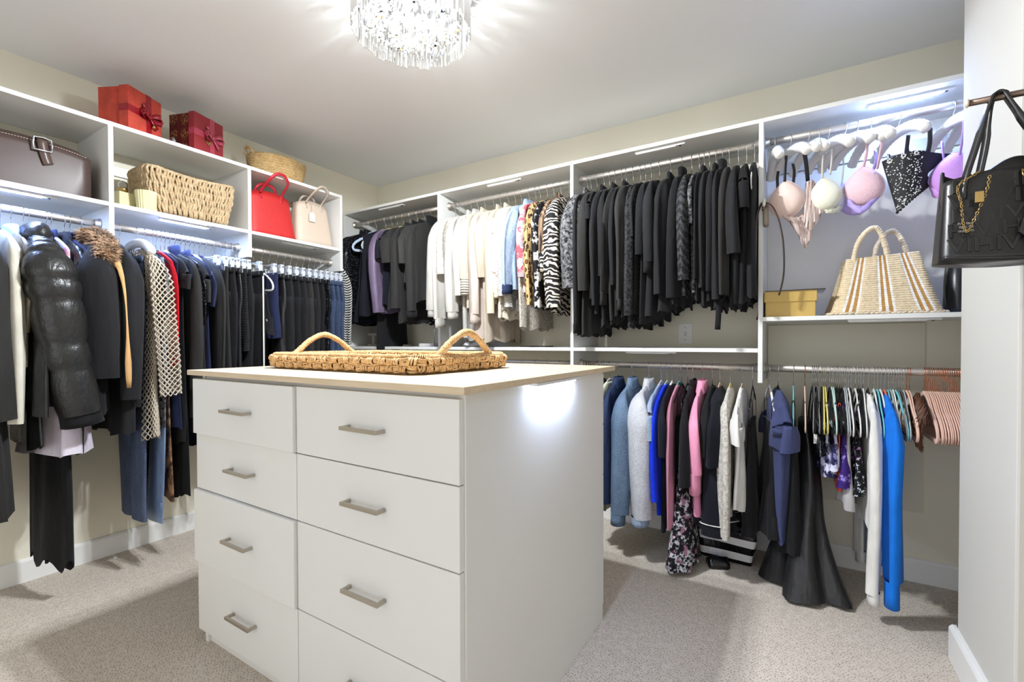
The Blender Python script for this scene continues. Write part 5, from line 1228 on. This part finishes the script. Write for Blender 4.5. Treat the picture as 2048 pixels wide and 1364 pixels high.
def cup(center, r, facing, tilt, mat, name, parent, sc=(1,1.05,0.62), rim=None):
    """domed shell; facing = horizontal angle of the dome, tilt = pitch"""
    M_ = Matrix.Rotation(facing, 3, 'Z') @ Matrix.Rotation(tilt, 3, 'Y')
    R = []; N = 26
    for i in range(11):
        a = (pi/2)*(1-i/10)*0.985; h = r*sc[2]*sin(a)**0.9 if a > 0 else 0; rr = r*cos(a)
        ring = []
        for j in range(N):
            q = 2*pi*j/N; yy = rr*cos(q)*sc[0]; zz = rr*sin(q)*sc[1]
            if sin(q) > 0: zz *= 1.18-0.12*abs(cos(q)); yy *= 1-0.35*(sin(q)**2)*(1-a/(pi/2))
            ring.append(Vector(center)+M_ @ Vector((h, yy, zz)))
        R.append(ring)
    Rin = [[Vector(center)+(p-Vector(center))*0.94-M_ @ Vector((0.002, 0, 0)) for p in ring] for ring in R]
    mb = MB(); mb.rings(R, True, False); mb.rings(Rin, True, False); mb.rings([R[-1], Rin[-1]], False, False); o = mb.build(name, mat, parent); R = R[::-1]
    if rim: MB().tube([Vector(center)+(p-Vector(center))*1.01 for p in R[0]], 0.0032, 6, True).build('trim', rim, o)
    return o, M_
def bra(label, org, group, cups, straps, bands):
    t = thing('bra', label, 'bra', org, 0, group)
    for c in cups: cup(c[0], c[1], c[2], c[3], c[4], 'cup', t, rim=c[5] if len(c) > 5 else None)
    for P, w, mt in straps: MB().ribbon(curve(P, 12), w, 0.0009, (0.9, 0.43, 0)).build('strap', mt, t)
    for rows, mt, nm in bands:
        A, B = [Vector(p) for p in rows[0]], [Vector(p) for p in rows[1]]; rings = []
        A = curve(A, 14); B = curve(B, 14); mb = MB()
        for i in range(15):
            ru = 0.006*sin(i*1.9); d = Vector((0.0, 0.0016, 0))
            f = Vector((0, ru, 0))
            rings.append([A[i]+f-d, (A[i]+B[i])/2-f-d, B[i]+f-d, B[i]+f+d, (A[i]+B[i])/2-f+d, A[i]+f+d])
        mb.rings(rings).build(nm, mt, t)
    return t
gb = 'bras on padded hangers'
bra('pale pink bra with black straps and lace band on the left', (3.036, -0.33, 1.99), gb,
    [((-0.012,-0.025,-0.245), 0.070, -1.75, 0.05, 'satin_pink', 'lace_pink'), ((0.072,0.03,-0.215), 0.052, 0.2, 0.1, 'satin_pink')],
    [([(-0.012,-0.06,-0.055),(-0.016,-0.055,-0.10),(-0.018,-0.045,-0.165)], 0.006, 'strap_black'), ([(-0.045,0.03,-0.09),(-0.048,0.0,-0.13),(-0.045,-0.03,-0.195)], 0.006, 'strap_black'), ([(0.012,0.05,-0.06),(0.018,0.02,-0.11),(0.012,-0.01,-0.19)], 0.006, 'strap_black'), ([(0.052,-0.09,-0.05),(0.062,-0.05,-0.10),(0.07,0.0,-0.165)], 0.008, 'strap_black')],
    [(([(-0.07,-0.03,-0.285),(0.02,-0.02,-0.315),(0.11,0.01,-0.27)], [(0.03,-0.04,-0.335),(0.055,-0.03,-0.465),(0.085,0.0,-0.425)]), 'lace_pink', 'lace_band'), (([(0.06,-0.03,-0.18),(0.085,-0.02,-0.17),(0.10,0.0,-0.19)], [(0.055,-0.045,-0.37),(0.085,-0.04,-0.39),(0.135,-0.02,-0.30)]), 'lace_pink', 'lace_trim')])
bra('cream bra with pale blue lining in the middle of right bay', (3.180, -0.33, 1.97), gb,
    [((-0.012,-0.02,-0.225), 0.060, -1.9, 0.12, 'bra_cream', 'strap_pale'), ((0.042,0.03,-0.235), 0.052, -0.3, 0.2, 'bra_blue')],
    [([(-0.02,-0.06,-0.06),(-0.022,-0.05,-0.10),(-0.022,-0.04,-0.155)], 0.004, 'strap_pale'), ([(0.008,-0.08,-0.05),(0.010,-0.06,-0.09),(0.005,-0.04,-0.145)], 0.004, 'strap_pale'), ([(0.055,0.02,-0.06),(0.055,0.02,-0.11),(0.05,0.02,-0.19)], 0.0035, 'strap_pale')],
    [(([(-0.055,-0.01,-0.255),(0.0,-0.02,-0.285),(0.05,0.0,-0.27)], [(-0.03,-0.01,-0.29),(0.0,-0.02,-0.305),(0.04,0.0,-0.30)]), 'bra_cream', 'band')])
bra('rose lace bra with violet band, tilted, left of the bustier', (3.325, -0.33, 1.98), gb,
    [((-0.022,-0.02,-0.225), 0.068, -1.8, 0.22, 'bra_rose', 'bra_rose'), ((-0.045,0.03,-0.255), 0.066, -2.0, 0.25, 'bra_violet')],
    [([(-0.018,-0.07,-0.055),(-0.018,-0.06,-0.10),(-0.028,-0.04,-0.155)], 0.006, 'bra_rose'), ([(0.018,0.0,-0.07),(0.020,0.0,-0.12),(0.005,0.0,-0.165)], 0.006, 'bra_violet'), ([(0.028,-0.09,-0.05),(0.026,-0.08,-0.10),(0.018,-0.05,-0.165)], 0.005, 'bra_rose')],
    [(([(-0.085,-0.01,-0.24),(-0.03,-0.04,-0.305),(0.05,-0.02,-0.225)], [(-0.08,-0.01,-0.285),(-0.03,-0.04,-0.335),(0.04,-0.02,-0.265)]), 'bra_violet', 'band')])
# studded bustier
bu = thing('bustier', 'black bustier covered in white studs between bras and handbag', 'top', (3.424, -0.33, 1.97), 0, gb)
mb = MB(); Rg = []; st = MB(); rg = random.Random(4)
def bup(s, v):    # s across 0..1, v down 0..1
    x = -0.065+(0.205-0.085*v)*s+0.050*v; z = -0.125-0.215*v*(1-0.55*s)+0.012*sin(pi*s)*(1-v)
    y = -0.045-0.055*sin(pi*min(1, s*1.15))*(1-0.3*v)+0.05*s
    if s > 0.72: x += 0.03*(s-0.72)/0.28*(cos(pi*(v-0.0)*1.5))
    return Vector((x, y, z))
for i in range(13):
    v = i/12; f = [bup(j/16, v) for j in range(17)]; b = [p+Vector((0.0, 0.006, 0)) for p in reversed(f)]
    Rg.append(f+b)
mb.rings(Rg, False, False); mb.build('bustier_panel', 'bustier_black', bu)
for k in range(230):
    s, v = rg.uniform(0.01, 0.60), rg.random()**0.9
    if v < 0.12 and rg.random() < 0.3: continue
    st.ball(bup(s, v)+Vector((0,-0.002,0)), rg.choice((0.0016,0.002,0.0028)), 6, 4, (1,0.6,1))
for cx_ in (0.10, 0.30, 0.50):
    for k in range(6): st.ball(bup(cx_+0.03*cos(k), 0.06+0.035*sin(k))+Vector((0,-0.002,0)), 0.0036, 6, 4, (1,0.6,1))
tag(st.build('studs', 'stud_white', bu), 'white studs', kind='stuff')
mb = MB()
for k in range(15): mb.ball(bup(k/14*0.98, 1.0), 0.006, 7, 5)
tag(mb.build('scalloped_hem', 'bustier_black', bu), 'scalloped hem', kind='stuff')
for P, w in (([(-0.035,0.02,-0.08),(-0.037,-0.01,-0.12),(-0.035,-0.045,-0.15)], 0.006), ([(0.012,-0.08,-0.05),(0.008,-0.075,-0.10),(0.004,-0.075,-0.14)], 0.007), ([(0.022,0.0,-0.07),(0.022,-0.03,-0.11),(0.018,-0.06,-0.14)], 0.004), ([(0.072,-0.10,-0.045),(0.074,-0.09,-0.09),(0.070,-0.085,-0.13)], 0.008)):
    MB().ribbon(curve(P, 10), w, 0.0009, (0.9,0.43,0)).build('strap', 'strap_black', bu)
bra('lilac lace bra mostly behind the black handbag', (3.600, -0.33, 1.99), gb,
    [((-0.015,-0.02,-0.245), 0.075, -1.7, 0.1, 'bra_lilac', 'bra_violet'), ((0.05,0.03,-0.22), 0.068, -1.0, 0.1, 'bra_lilac')],
    [([(-0.045,0.02,-0.085),(-0.048,0.0,-0.12),(-0.045,-0.02,-0.19)], 0.004, 'strap_lilac'), ([(-0.005,-0.08,-0.05),(-0.005,-0.07,-0.11),(-0.01,-0.05,-0.18)], 0.004, 'strap_lilac'), ([(0.018,0.0,-0.07),(0.022,0.0,-0.11),(0.035,-0.01,-0.18)], 0.006, 'bra_lilac'), ([(0.060,-0.07,-0.05),(0.058,-0.06,-0.11),(0.045,-0.03,-0.18)], 0.008, 'bra_lilac')],
    [(([(-0.09,-0.02,-0.26),(-0.02,-0.05,-0.30),(0.07,-0.02,-0.26)], [(-0.08,-0.02,-0.31),(-0.02,-0.05,-0.345),(0.06,-0.02,-0.31)]), 'bra_lilac', 'band')])

# ------------------------------------------------------------------ right bay shelf: gold box, striped tote and dark board
ZS = 1.2225
plain('gold_card', (190, 158, 84), 0.45, 0.1, bs=200, bst=0.05)
gx = thing('gold_box', 'gold cardboard box with lid on the right shelf under the hanging belt', 'box', (3.040, -0.235, ZS))
MB().box(-0.097, 0.097, -0.105, 0.105, 0, 0.075).build('box_body', 'gold_card', gx, smooth=False, bevel=0.001)
MB().box(-0.102, 0.102, -0.110, 0.110, 0.068, 0.117).build('lid', 'gold_card', gx, smooth=False, bevel=0.001)
tag(MB().box(-0.115, 0.118, -0.118, 0.110, 0, 0.0025).build('clear_sheet', 'clear_plastic', smooth=False, loc=(3.056, -0.235, ZS+0.1178)), 'thin clear acrylic sheet lying on the gold box', 'sheet')
# striped woven tote
def tote_stripe(T):
    co = T.n('ShaderNodeTexCoord'); sx = T.n('ShaderNodeSeparateXYZ'); T.l(co.outputs['UV'], sx.inputs[0])
    mlt = T.n('ShaderNodeMath', operation='FRACT'); ml = T.n('ShaderNodeMath', operation='MULTIPLY'); ml.inputs[1].default_value = 9
    T.l(sx.outputs[0], ml.inputs[0]); T.l(ml.outputs[0], mlt.inputs[0])
    r = T.ramp(mlt.outputs[0], [(0.0,(226,206,170)),(0.52,(236,232,222)),(0.60,(180,134,72)),(0.70,(236,232,222)),(0.79,(186,140,78)),(0.90,(236,232,222)),(0.97,(226,206,170))], 'CONSTANT')
    n = T.noise(90)
    return T.mix(0.35, r, T.mix(1.0, r, T.ramp(n.outputs['Fac'], [(0.3,(150,140,128)),(0.6,(255,255,255))]), 'MULTIPLY')), None
pattern('p_tote', tote_stripe, 0.85)
tt = thing('striped_tote', 'woven tote with tan and white stripes and two rope handles on right shelf', 'bag', (3.375, -0.20, ZS), rad(7))
n = 160; rows = 108; R = []; UV = []
for i in range(rows+1):
    v = i/rows; cord = 0.0048*abs(sin(pi*v*27)); ring = []
    for j in range(n):
        s = j/n; hx_ = 0.196-0.058*v**0.8; hy_ = 0.125-0.090*v**0.9
        x, y = rrect(hx_, hy_, 0.05-0.03*v, s)
        x2, y2 = rrect(hx_-0.001, hy_-0.001, 0.05-0.03*v, s)
        gus = 1-0.25*v*(1 if abs(x) > hx_-0.02 else 0)*(1-abs(y)/max(hy_, .001))
        vs_ = ((s*9) % 1); cc = cord if vs_ < 0.52 or vs_ > 0.97 else cord*0.35
        nx, ny = Vector((x/(hx_), y/hy_)).normalized() if (x or y) else (0, 0)
        ring.append(Vector((x*gus+nx*cc, y+ny*cc-0.02*v*0, 0.002+0.262*v+0.012*v*(x/0.15)*0.8*(-1 if 0 else 1)-0.004*v)))
    R.append(ring)
inner = [[Vector((p.x*0.93, p.y*0.8, p.z-0.002)) for p in R[k]] for k in (rows, rows//2, 3)]
mb = MB(); mb.rings(R+inner, True, True); o = mb.build('bag_body', 'p_tote', tt)
uvl = o.data.uv_layers.new(name='UVMap')
for poly in o.data.polygons:
    js = [o.data.loops[li].vertex_index % n for li in poly.loop_indices]; wrap = max(js)-min(js) > n/2
    for li, j in zip(poly.loop_indices, js):
        jj = j+n if wrap and j < n/2 else j; rr_ = o.data.loops[li].vertex_index//n
        uvl.data[li].uv = (jj/n, rr_/rows)
rng = random.Random(44)
for sy, dx in ((-1, -0.028), (1, 0.062)):
    y = sy*0.030
    wrapped([(-0.068+dx,y,0.235),(-0.070+dx,y+sy*0.004,0.262),(-0.060+dx,y+sy*0.012,0.315),(-0.030+dx,y+sy*0.02,0.365),(0.0+dx,y+sy*0.022,0.378),(0.022+dx,y+sy*0.018,0.35),(0.038+dx,y+sy*0.010,0.30),(0.046+dx,y+sy*0.003,0.268),(0.05+dx,y,0.235)], 0.0105, 34, rng, 8).build('handle', 'cotton_cord', tt)
mb = MB()
for k in range(70):
    s = k/70; p = R[0][int(s*n)]; q = R[0][int((s+1.3/70)*n) % n]
    strand(mb, [p+Vector((p.x*0.03, p.y*0.04, 0.004)), (p+q)/2+Vector((p.x*0.06, p.y*0.08, 0.005)), q+Vector((q.x*0.03, q.y*0.04, 0.009))], 0.004, 5, n=3)
tag(mb.build('braided_edge', 'cotton_cord', tt), 'braided bottom edge', kind='stuff')
tag(bx('dark_board', 3.700, 3.725, -0.30, -0.06, ZS, ZS+0.20, 'black_plastic'), 'dark board standing at the right end of shelf behind the tote', 'board')
plain('olive_strap', (92, 92, 60), 0.5)
osb = thing('folded_pouch', 'small olive and black pouch behind the striped tote', 'pouch', (3.640, -0.13, ZS))
MB().rings([[Vector((hx_*cos(2*pi*j/20)**1, hy_*sin(2*pi*j/20), z)) for j in range(20)] for z, hx_, hy_ in ((0,0.035,0.05),(0.02,0.042,0.06),(0.16,0.036,0.05),(0.22,0.020,0.03),(0.235,0.012,0.02))]).build('pouch_body', 'black_leather' if 'black_leather' in MATS else plain('black_leather', (30,29,30), 0.33, bs=220, bst=0.25, spec=0.6), osb)
MB().ribbon(curve([(-0.034,-0.02,0.02),(-0.042,-0.02,0.12),(-0.034,-0.02,0.22),(-0.02,-0.01,0.27)], 10), 0.006, 0.0015, (0,1,0)).build('strap', 'olive_strap', osb)

# belt over a white knob hook on the panel edge
kb = thing('knob_hook', 'tan hook with white knob on the panel edge carrying the belt', 'hook', (2.925, -DB, 1.72))
MB().tube([(0.012,0.002,-0.010),(0.014,-0.012,-0.010),(0.015,-0.030,-0.004)], 0.009, 12).build('hook_stem', 'valet_metal', kb)
MB().tube([(0.0175,0.004,0.015),(0.0185,-0.012,0.006),(0.021,-0.014,-0.075),(0.021,-0.002,-0.082)], 0.012, 12, flat=1.0).build('hook_body', plain('hook_tan', (150,138,122), 0.5), kb)
MB().ball((0.0145,-0.040,0.012), 0.010, 14, 9, (0.75,0.8,1.9)).build('knob', plain('knob_ivory', (226,220,200), 0.35), kb)
bl = thing('belt', 'thin dark brown belt hanging over the knob hook', 'belt', (2.925, -DB, 1.72))
MB().ribbon(curve([(-0.020,-0.026,-0.38),(-0.018,-0.027,-0.18),(-0.014,-0.028,-0.05),(0.002,-0.029,0.008),(0.018,-0.030,0.013),(0.045,-0.032,-0.004),(0.070,-0.034,-0.065),(0.088,-0.035,-0.16),(0.093,-0.034,-0.27),(0.088,-0.034,-0.34),(0.074,-0.034,-0.405)], 46), 0.0085, 0.0016, (0.25,1,0)).build('strap', plain('belt_brown', (62,46,38), 0.45), bl)
gh = thing('hook', 'small dark metal hook under the last black dress', 'hook', (2.9155, -0.20, 1.235))
MB().tube(curve([(0,0,0.05),(-0.006,0,0.05),(-0.010,0,0.0),(-0.014,-0.02,-0.016),(-0.010,-0.036,-0.004)], 12), 0.004, 8).build('hook_arm', 'black_metal', gh)

# ------------------------------------------------------------------ valet rod and black handbag at the right edge
vz = 1.700; vy = -1.205
vr = thing('valet_rod', 'short brown metal valet rod at the right edge carrying the handbag', 'rod', (3.420, vy, vz))
MB().tube([(0,0,0),(0.2,0,0),(0.42,0,0)], 0.0078, 16).build('rod', 'valet_metal', vr)
MB().tube([(-0.002,0,0),(0.002,0,0)], 0.0098, 16).build('end_cap', plain('cap_cream', (214,198,174), 0.4), vr)
MB().tube([(0.40,0,0),(0.40,0.05,0),(0.40,0.1048,0)], 0.010, 12).build('bracket', 'valet_metal', vr)
if 'black_leather' not in MATS: plain('black_leather', (30,29,30), 0.33, bs=220, bst=0.25, spec=0.6)
hb = thing('handbag', 'black embossed leather handbag hanging from the valet rod', 'bag', (3.505, vy, vz))
def hbp(s, v):
    hx_ = 0.142-0.013*v; hy_ = 0.062-0.030*v
    x, y = rrect(hx_, hy_, 0.028-0.012*v, s)
    return Vector((x, y, -0.392+0.205*v))
R = []
for i in range(15):
    v = i/14; ring = []
    for j in range(72):
        p = hbp(j/72, v); f = (abs(p.y)/0.06)
        top = 0.0
        if p.y > 0: top = 0.046*v*v*(0.55+0.45*cos((p.x-0.02)*34))                       # the back panel stands higher than the front one
        top += 0.012*v*v*cos(p.x*22+0.6)*0.6
        sag = -0.010*(1-v)**3*cos(p.x/0.142*pi/2)
        ring.append(Vector((p.x-0.012*(1-v)*(1 if p.x < 0 else -1)*0, p.y+0.006*sin(p.x*30)*v, p.z+top+sag)))
    R.append(ring)
inner = [[Vector((p.x*0.965, p.y*0.82, p.z-0.003)) for p in R[k]] for k in (14, 9, 3)]
MB().rings(R+inner).build('bag_body', 'black_leather', hb)
# embossed lettering in staggered rows on the front face
em = MB()
for r_, (txt, dx) in enumerate((('VIHIVH', 0.0), ('HIVIHV', -0.004), ('IVHIVI', 0.003), ('VHIVIH', -0.003), ('HIVHIV', 0.0))):
    z = -0.374+0.037*r_; v = (z+0.392)/0.205
    c = bpy.data.curves.new('lettering', 'FONT'); c.body = txt; c.size = 0.046; c.extrude = 0.0016; c.bevel_depth = 0.0014; c.bevel_resolution = 1; c.resolution_u = 2
    o = bpy.data.objects.new('lettering', c); COL.objects.link(o); bpy.context.view_layer.update()
    me = o.to_mesh(); Mx = Matrix.Translation((-0.130+0.012*v+dx, -(0.062-0.030*v)-0.0004, z)) @ Matrix.Rotation(pi/2-atan2(0.030, 0.205), 4, 'X') @ Matrix.Diagonal((1.12, 1, 1, 1))
    em.add([Mx @ q.co for q in me.vertices], [tuple(p.vertices) for p in me.polygons]); o.to_mesh_clear(); bpy.data.objects.remove(o, do_unlink=True); bpy.data.curves.remove(c)
em.build('embossed_letters', 'black_leather', hb, smooth=False)
MB().tube(curve([(-0.135,-0.058,-0.385),(0.0,-0.066,-0.396),(0.135,-0.058,-0.385)], 16), 0.003, 6).build('bottom_piping', 'black_leather', hb)
def strap_loop(xa, xb, y0, ztop, xo, name='strap'):
    P = curve([(xa,y0,-0.245),(xa+0.004,y0*0.95,-0.20),(xa+(xo-xa)*0.45,y0*0.55,-0.105),(xo-0.014,y0*0.22,-0.018),(xo-0.004,y0*0.10,0.0085),(xo+0.010,y0*0.10,0.0100),(xo+0.020,y0*0.22,-0.012),(xb+(xo-xb)*0.5,y0*0.55,-0.085),(xb-0.004,y0*0.95,-0.185),(xb,y0,-0.225)], 44)
    MB().ribbon(P, 0.0085, 0.0022, [(0.55,-0.83,0) if i < 12 or i > 32 else (0.25,-0.97,0) for i in range(45)]).build(name, 'black_leather', hb)
strap_loop(-0.100, 0.060, -0.036, 0.0, -0.035); strap_loop(-0.062, 0.098, 0.036, 0.0, -0.028)
MB().rings([[Vector((0.018+x, y, -0.325+z)) for x, z in ((-0.030,-0.014),(-0.012,-0.034),(0.014,-0.034),(0.030,-0.012),(0.024,0.022),(0.0,0.034),(-0.022,0.020))] for y in (-0.066,-0.071)]).build('hang_tag', 'black_leather', hb, smooth=False, bevel=0.001)
MB().ribbon(curve([(0.006,-0.052,-0.20),(0.014,-0.062,-0.25),(0.018,-0.069,-0.30)], 10), 0.006, 0.0014, (1,0,0)).build('tag_strap', 'black_leather', hb)
chn = MB()
cp = curve([(-0.075,-0.048,-0.185),(-0.112,-0.058,-0.215),(-0.108,-0.064,-0.26),(-0.104,-0.068,-0.315),(-0.096,-0.068,-0.325),(-0.082,-0.066,-0.29),(-0.064,-0.062,-0.235),(-0.056,-0.052,-0.195)], 40)
for k, p in enumerate(cp[:-1]):
    d = (cp[k+1]-p).normalized(); a = d.orthogonal().normalized(); a = Matrix.Rotation(pi/2*(k % 2)+0.4, 3, d) @ a
    chn.tube([p+d*0.0045*cos(2*pi*q/8)+a*0.0026*sin(2*pi*q/8) for q in range(8)], 0.0009, 5, True)
tag(chn.build('chain', 'gold', hb), 'fine gold chain', kind='stuff')
MB().box(-0.086,-0.070,-0.0705,-0.0655,-0.262,-0.236).build('chain_charm', 'gold', hb, smooth=False, bevel=0.001)
prl = MB()
for k in range(12): prl.ball((-0.102+0.012*cos(k*1.3), -0.070-0.003*(k % 2), -0.318+0.010*sin(k*2.1)), 0.0032, 8, 5)
tag(prl.build('crystal_charms', 'clear_plastic', hb), 'cluster of crystal charms', kind='stuff')
MB().tube([(0.0,-0.036,-0.190),(0.012,-0.045,-0.200),(0.010,-0.047,-0.215),(0.002,-0.044,-0.205)], 0.003, 6, True).build('clasp', 'gold', hb)

# ------------------------------------------------------------------ wall switch
sw = thing('light_switch', 'white wall switch plate under the row of black tops', 'switch', (2.5245, 0, 1.156))
MB().box(-0.0385, 0.0385, -0.006, 0, -0.0595, 0.0595).build('plate', 'trim_paint', sw, smooth=False, bevel=0.003)
MB().box(-0.008, 0.008, -0.009, -0.0058, -0.014, 0.014).build('switch_frame', plain('switch_grey', (206,206,206), 0.4), sw, smooth=False, bevel=0.001)
MB().box(-0.0045, 0.0045, -0.017, -0.0085, -0.002, 0.011).build('toggle', 'trim_paint', sw, smooth=False, bevel=0.001)
for s in (-1, 1): MB().ball((0, -0.006, s*0.034), 0.003, 8, 5, (1,0.4,1)).build('screw', 'steel', sw)

# ------------------------------------------------------------------ jewellery stands and cloth on the back shelf
ZB = ZMB+0.0004
plain('stand_wood', (206,200,188), 0.6)
js = thing('display_blocks', 'pale wooden display stand on the corner shelf under black tops', 'stand', (0.20, -0.15, ZB))
mb = MB(); mb.box(-0.13,0.13,-0.03,0.03,0,0.018); mb.box(-0.09,-0.06,-0.02,0.02,0.018,0.085); mb.box(-0.02,0.01,-0.02,0.02,0.018,0.085); mb.box(0.05,0.08,-0.02,0.02,0.018,0.085); mb.box(-0.13,0.10,-0.025,0.025,0.085,0.105)
mb.build('stand', 'stand_wood', js, smooth=False, bevel=0.002)
j2 = thing('jewellery_stand', 'steel three post jewellery stand right of the pale wooden stand', 'stand', (0.44, -0.16, ZB))
MB().box(-0.07,0.06,-0.04,0.04,0,0.014).build('base', 'stand_wood', j2, smooth=False, bevel=0.002)
for x, hgt in ((-0.04,0.15),(-0.005,0.19),(0.025,0.10)): MB().tube([(x,0,0.013),(x,0,hgt)], 0.0035, 8).build('post', 'chrome', j2)
j3 = thing('necklace_stand', 'tall steel necklace stand beside the white blouses', 'stand', (0.72, -0.15, ZB))
MB().box(-0.075,0.07,-0.04,0.04,0,0.022).build('base', plain('stand_pale', (220,218,212), 0.5), j3, smooth=False, bevel=0.002)
MB().tube([(0.045,0,0.021),(0.045,0,0.22)], 0.005, 8).build('post', 'chrome', j3)
MB().tube(curve([(0.045,0,0.2),(-0.02,-0.01,0.168),(-0.06,-0.02,0.20)], 8), 0.0025, 6).build('arm', 'chrome', j3)
rg = random.Random(3); mb = MB(); N = 22
def pile(u, v):
    x, y = (u-0.5)*0.24, (v-0.5)*0.16; r_ = min(1, max(0, 1-((u-.5)**2+(v-.5)**2)*4))
    return Vector((x, y, 0.002+0.055*r_**0.6*(0.7+0.3*sin(9*u+4*v))+0.012*r_*mnoise.noise(Vector((u*7, v*7, 0)))))
mb.rings([[pile(0.5+0.5*k/8*cos(2*pi*j/N)*0.98, 0.5+0.5*k/8*sin(2*pi*j/N)*0.98) for j in range(N)] for k in range(8, 0, -1)], True, True)
tag(mb.build('folded_cloth', 'f_white', loc=(1.20, -0.20, ZB)), 'crumpled white cloth on the shelf below the white blouses', 'cloth')
MB_ = MB().box(-0.09, 0.09, -0.06, 0.06, 0, 0.006)
tag(MB_.build('notebook', 'black_plastic', smooth=False, bevel=0.001, loc=(1.66, -0.20, ZB)), 'thin dark folder on the shelf right of the white cloth', 'folder')

# ------------------------------------------------------------------ on the carpet
sb = thing('shopping_bag', 'glossy black and white striped bag on the carpet behind dark dresses', 'bag', (2.770, -0.165, 0.001), rad(-3))
def bagp(s, v):
    hx_ = 0.118+0.022*v; hy_ = 0.075+0.02*v*(1-v)*2
    x, y = rrect(hx_, hy_, 0.012, s); 
    return Vector((x+0.010*sin(5*v+3*s*2*pi)*v, y+0.012*sin(4*v+x*18)*v, 0.16*v+0.018*v*(x/0.14)))
MB().rings([[bagp(j/64, i/16) for j in range(64)] for i in range(17)]+[[Vector((bagp(j/64, v).x*0.97, bagp(j/64, v).y*0.95, bagp(j/64, v).z)) for j in range(64)] for v in (1.0, 0.4, 0.03)]).build('bag_body', 'p_bwstripe', sb)
for s in (-1, 1): MB().tube(curve([(-0.05,s*0.085,0.15),(-0.04,s*0.10,0.20),(0.0,s*0.11,0.215),(0.04,s*0.10,0.20),(0.05,s*0.085,0.15)], 16), 0.003, 6).build('handle', 'black_plastic', sb)
bb = thing('gift_pouch', 'small glossy black pouch on the carpet in front of striped bag', 'pouch', (2.742, -0.325, 0.001), rad(24))
MB().rings([[Vector((x*k, y*k2, z)) for x, y in [rrect(0.05, 0.035, 0.01, j/24) for j in range(24)]] for z, k, k2 in ((0,0.9,0.9),(0.006,1,1),(0.03,0.98,0.9),(0.042,0.75,0.3),(0.05,0.9,0.12))]).build('pouch_body', plain('patent_black', (16,16,18), 0.22), bb)
tag(MB().rings([[Vector((0.010*cos(2*pi*j/7)*k*(1+0.3*sin(3*j)), 0.007*sin(2*pi*j/7)*k, z)) for j in range(7)] for z, k in ((0,1),(0.003,1.1),(0.006,0.5))]).build('paper_scrap', 'f_white', smooth=False, loc=(0.085, -1.842, 0.001)), 'tiny white paper scrap on the carpet by the left baseboard', 'scrap')
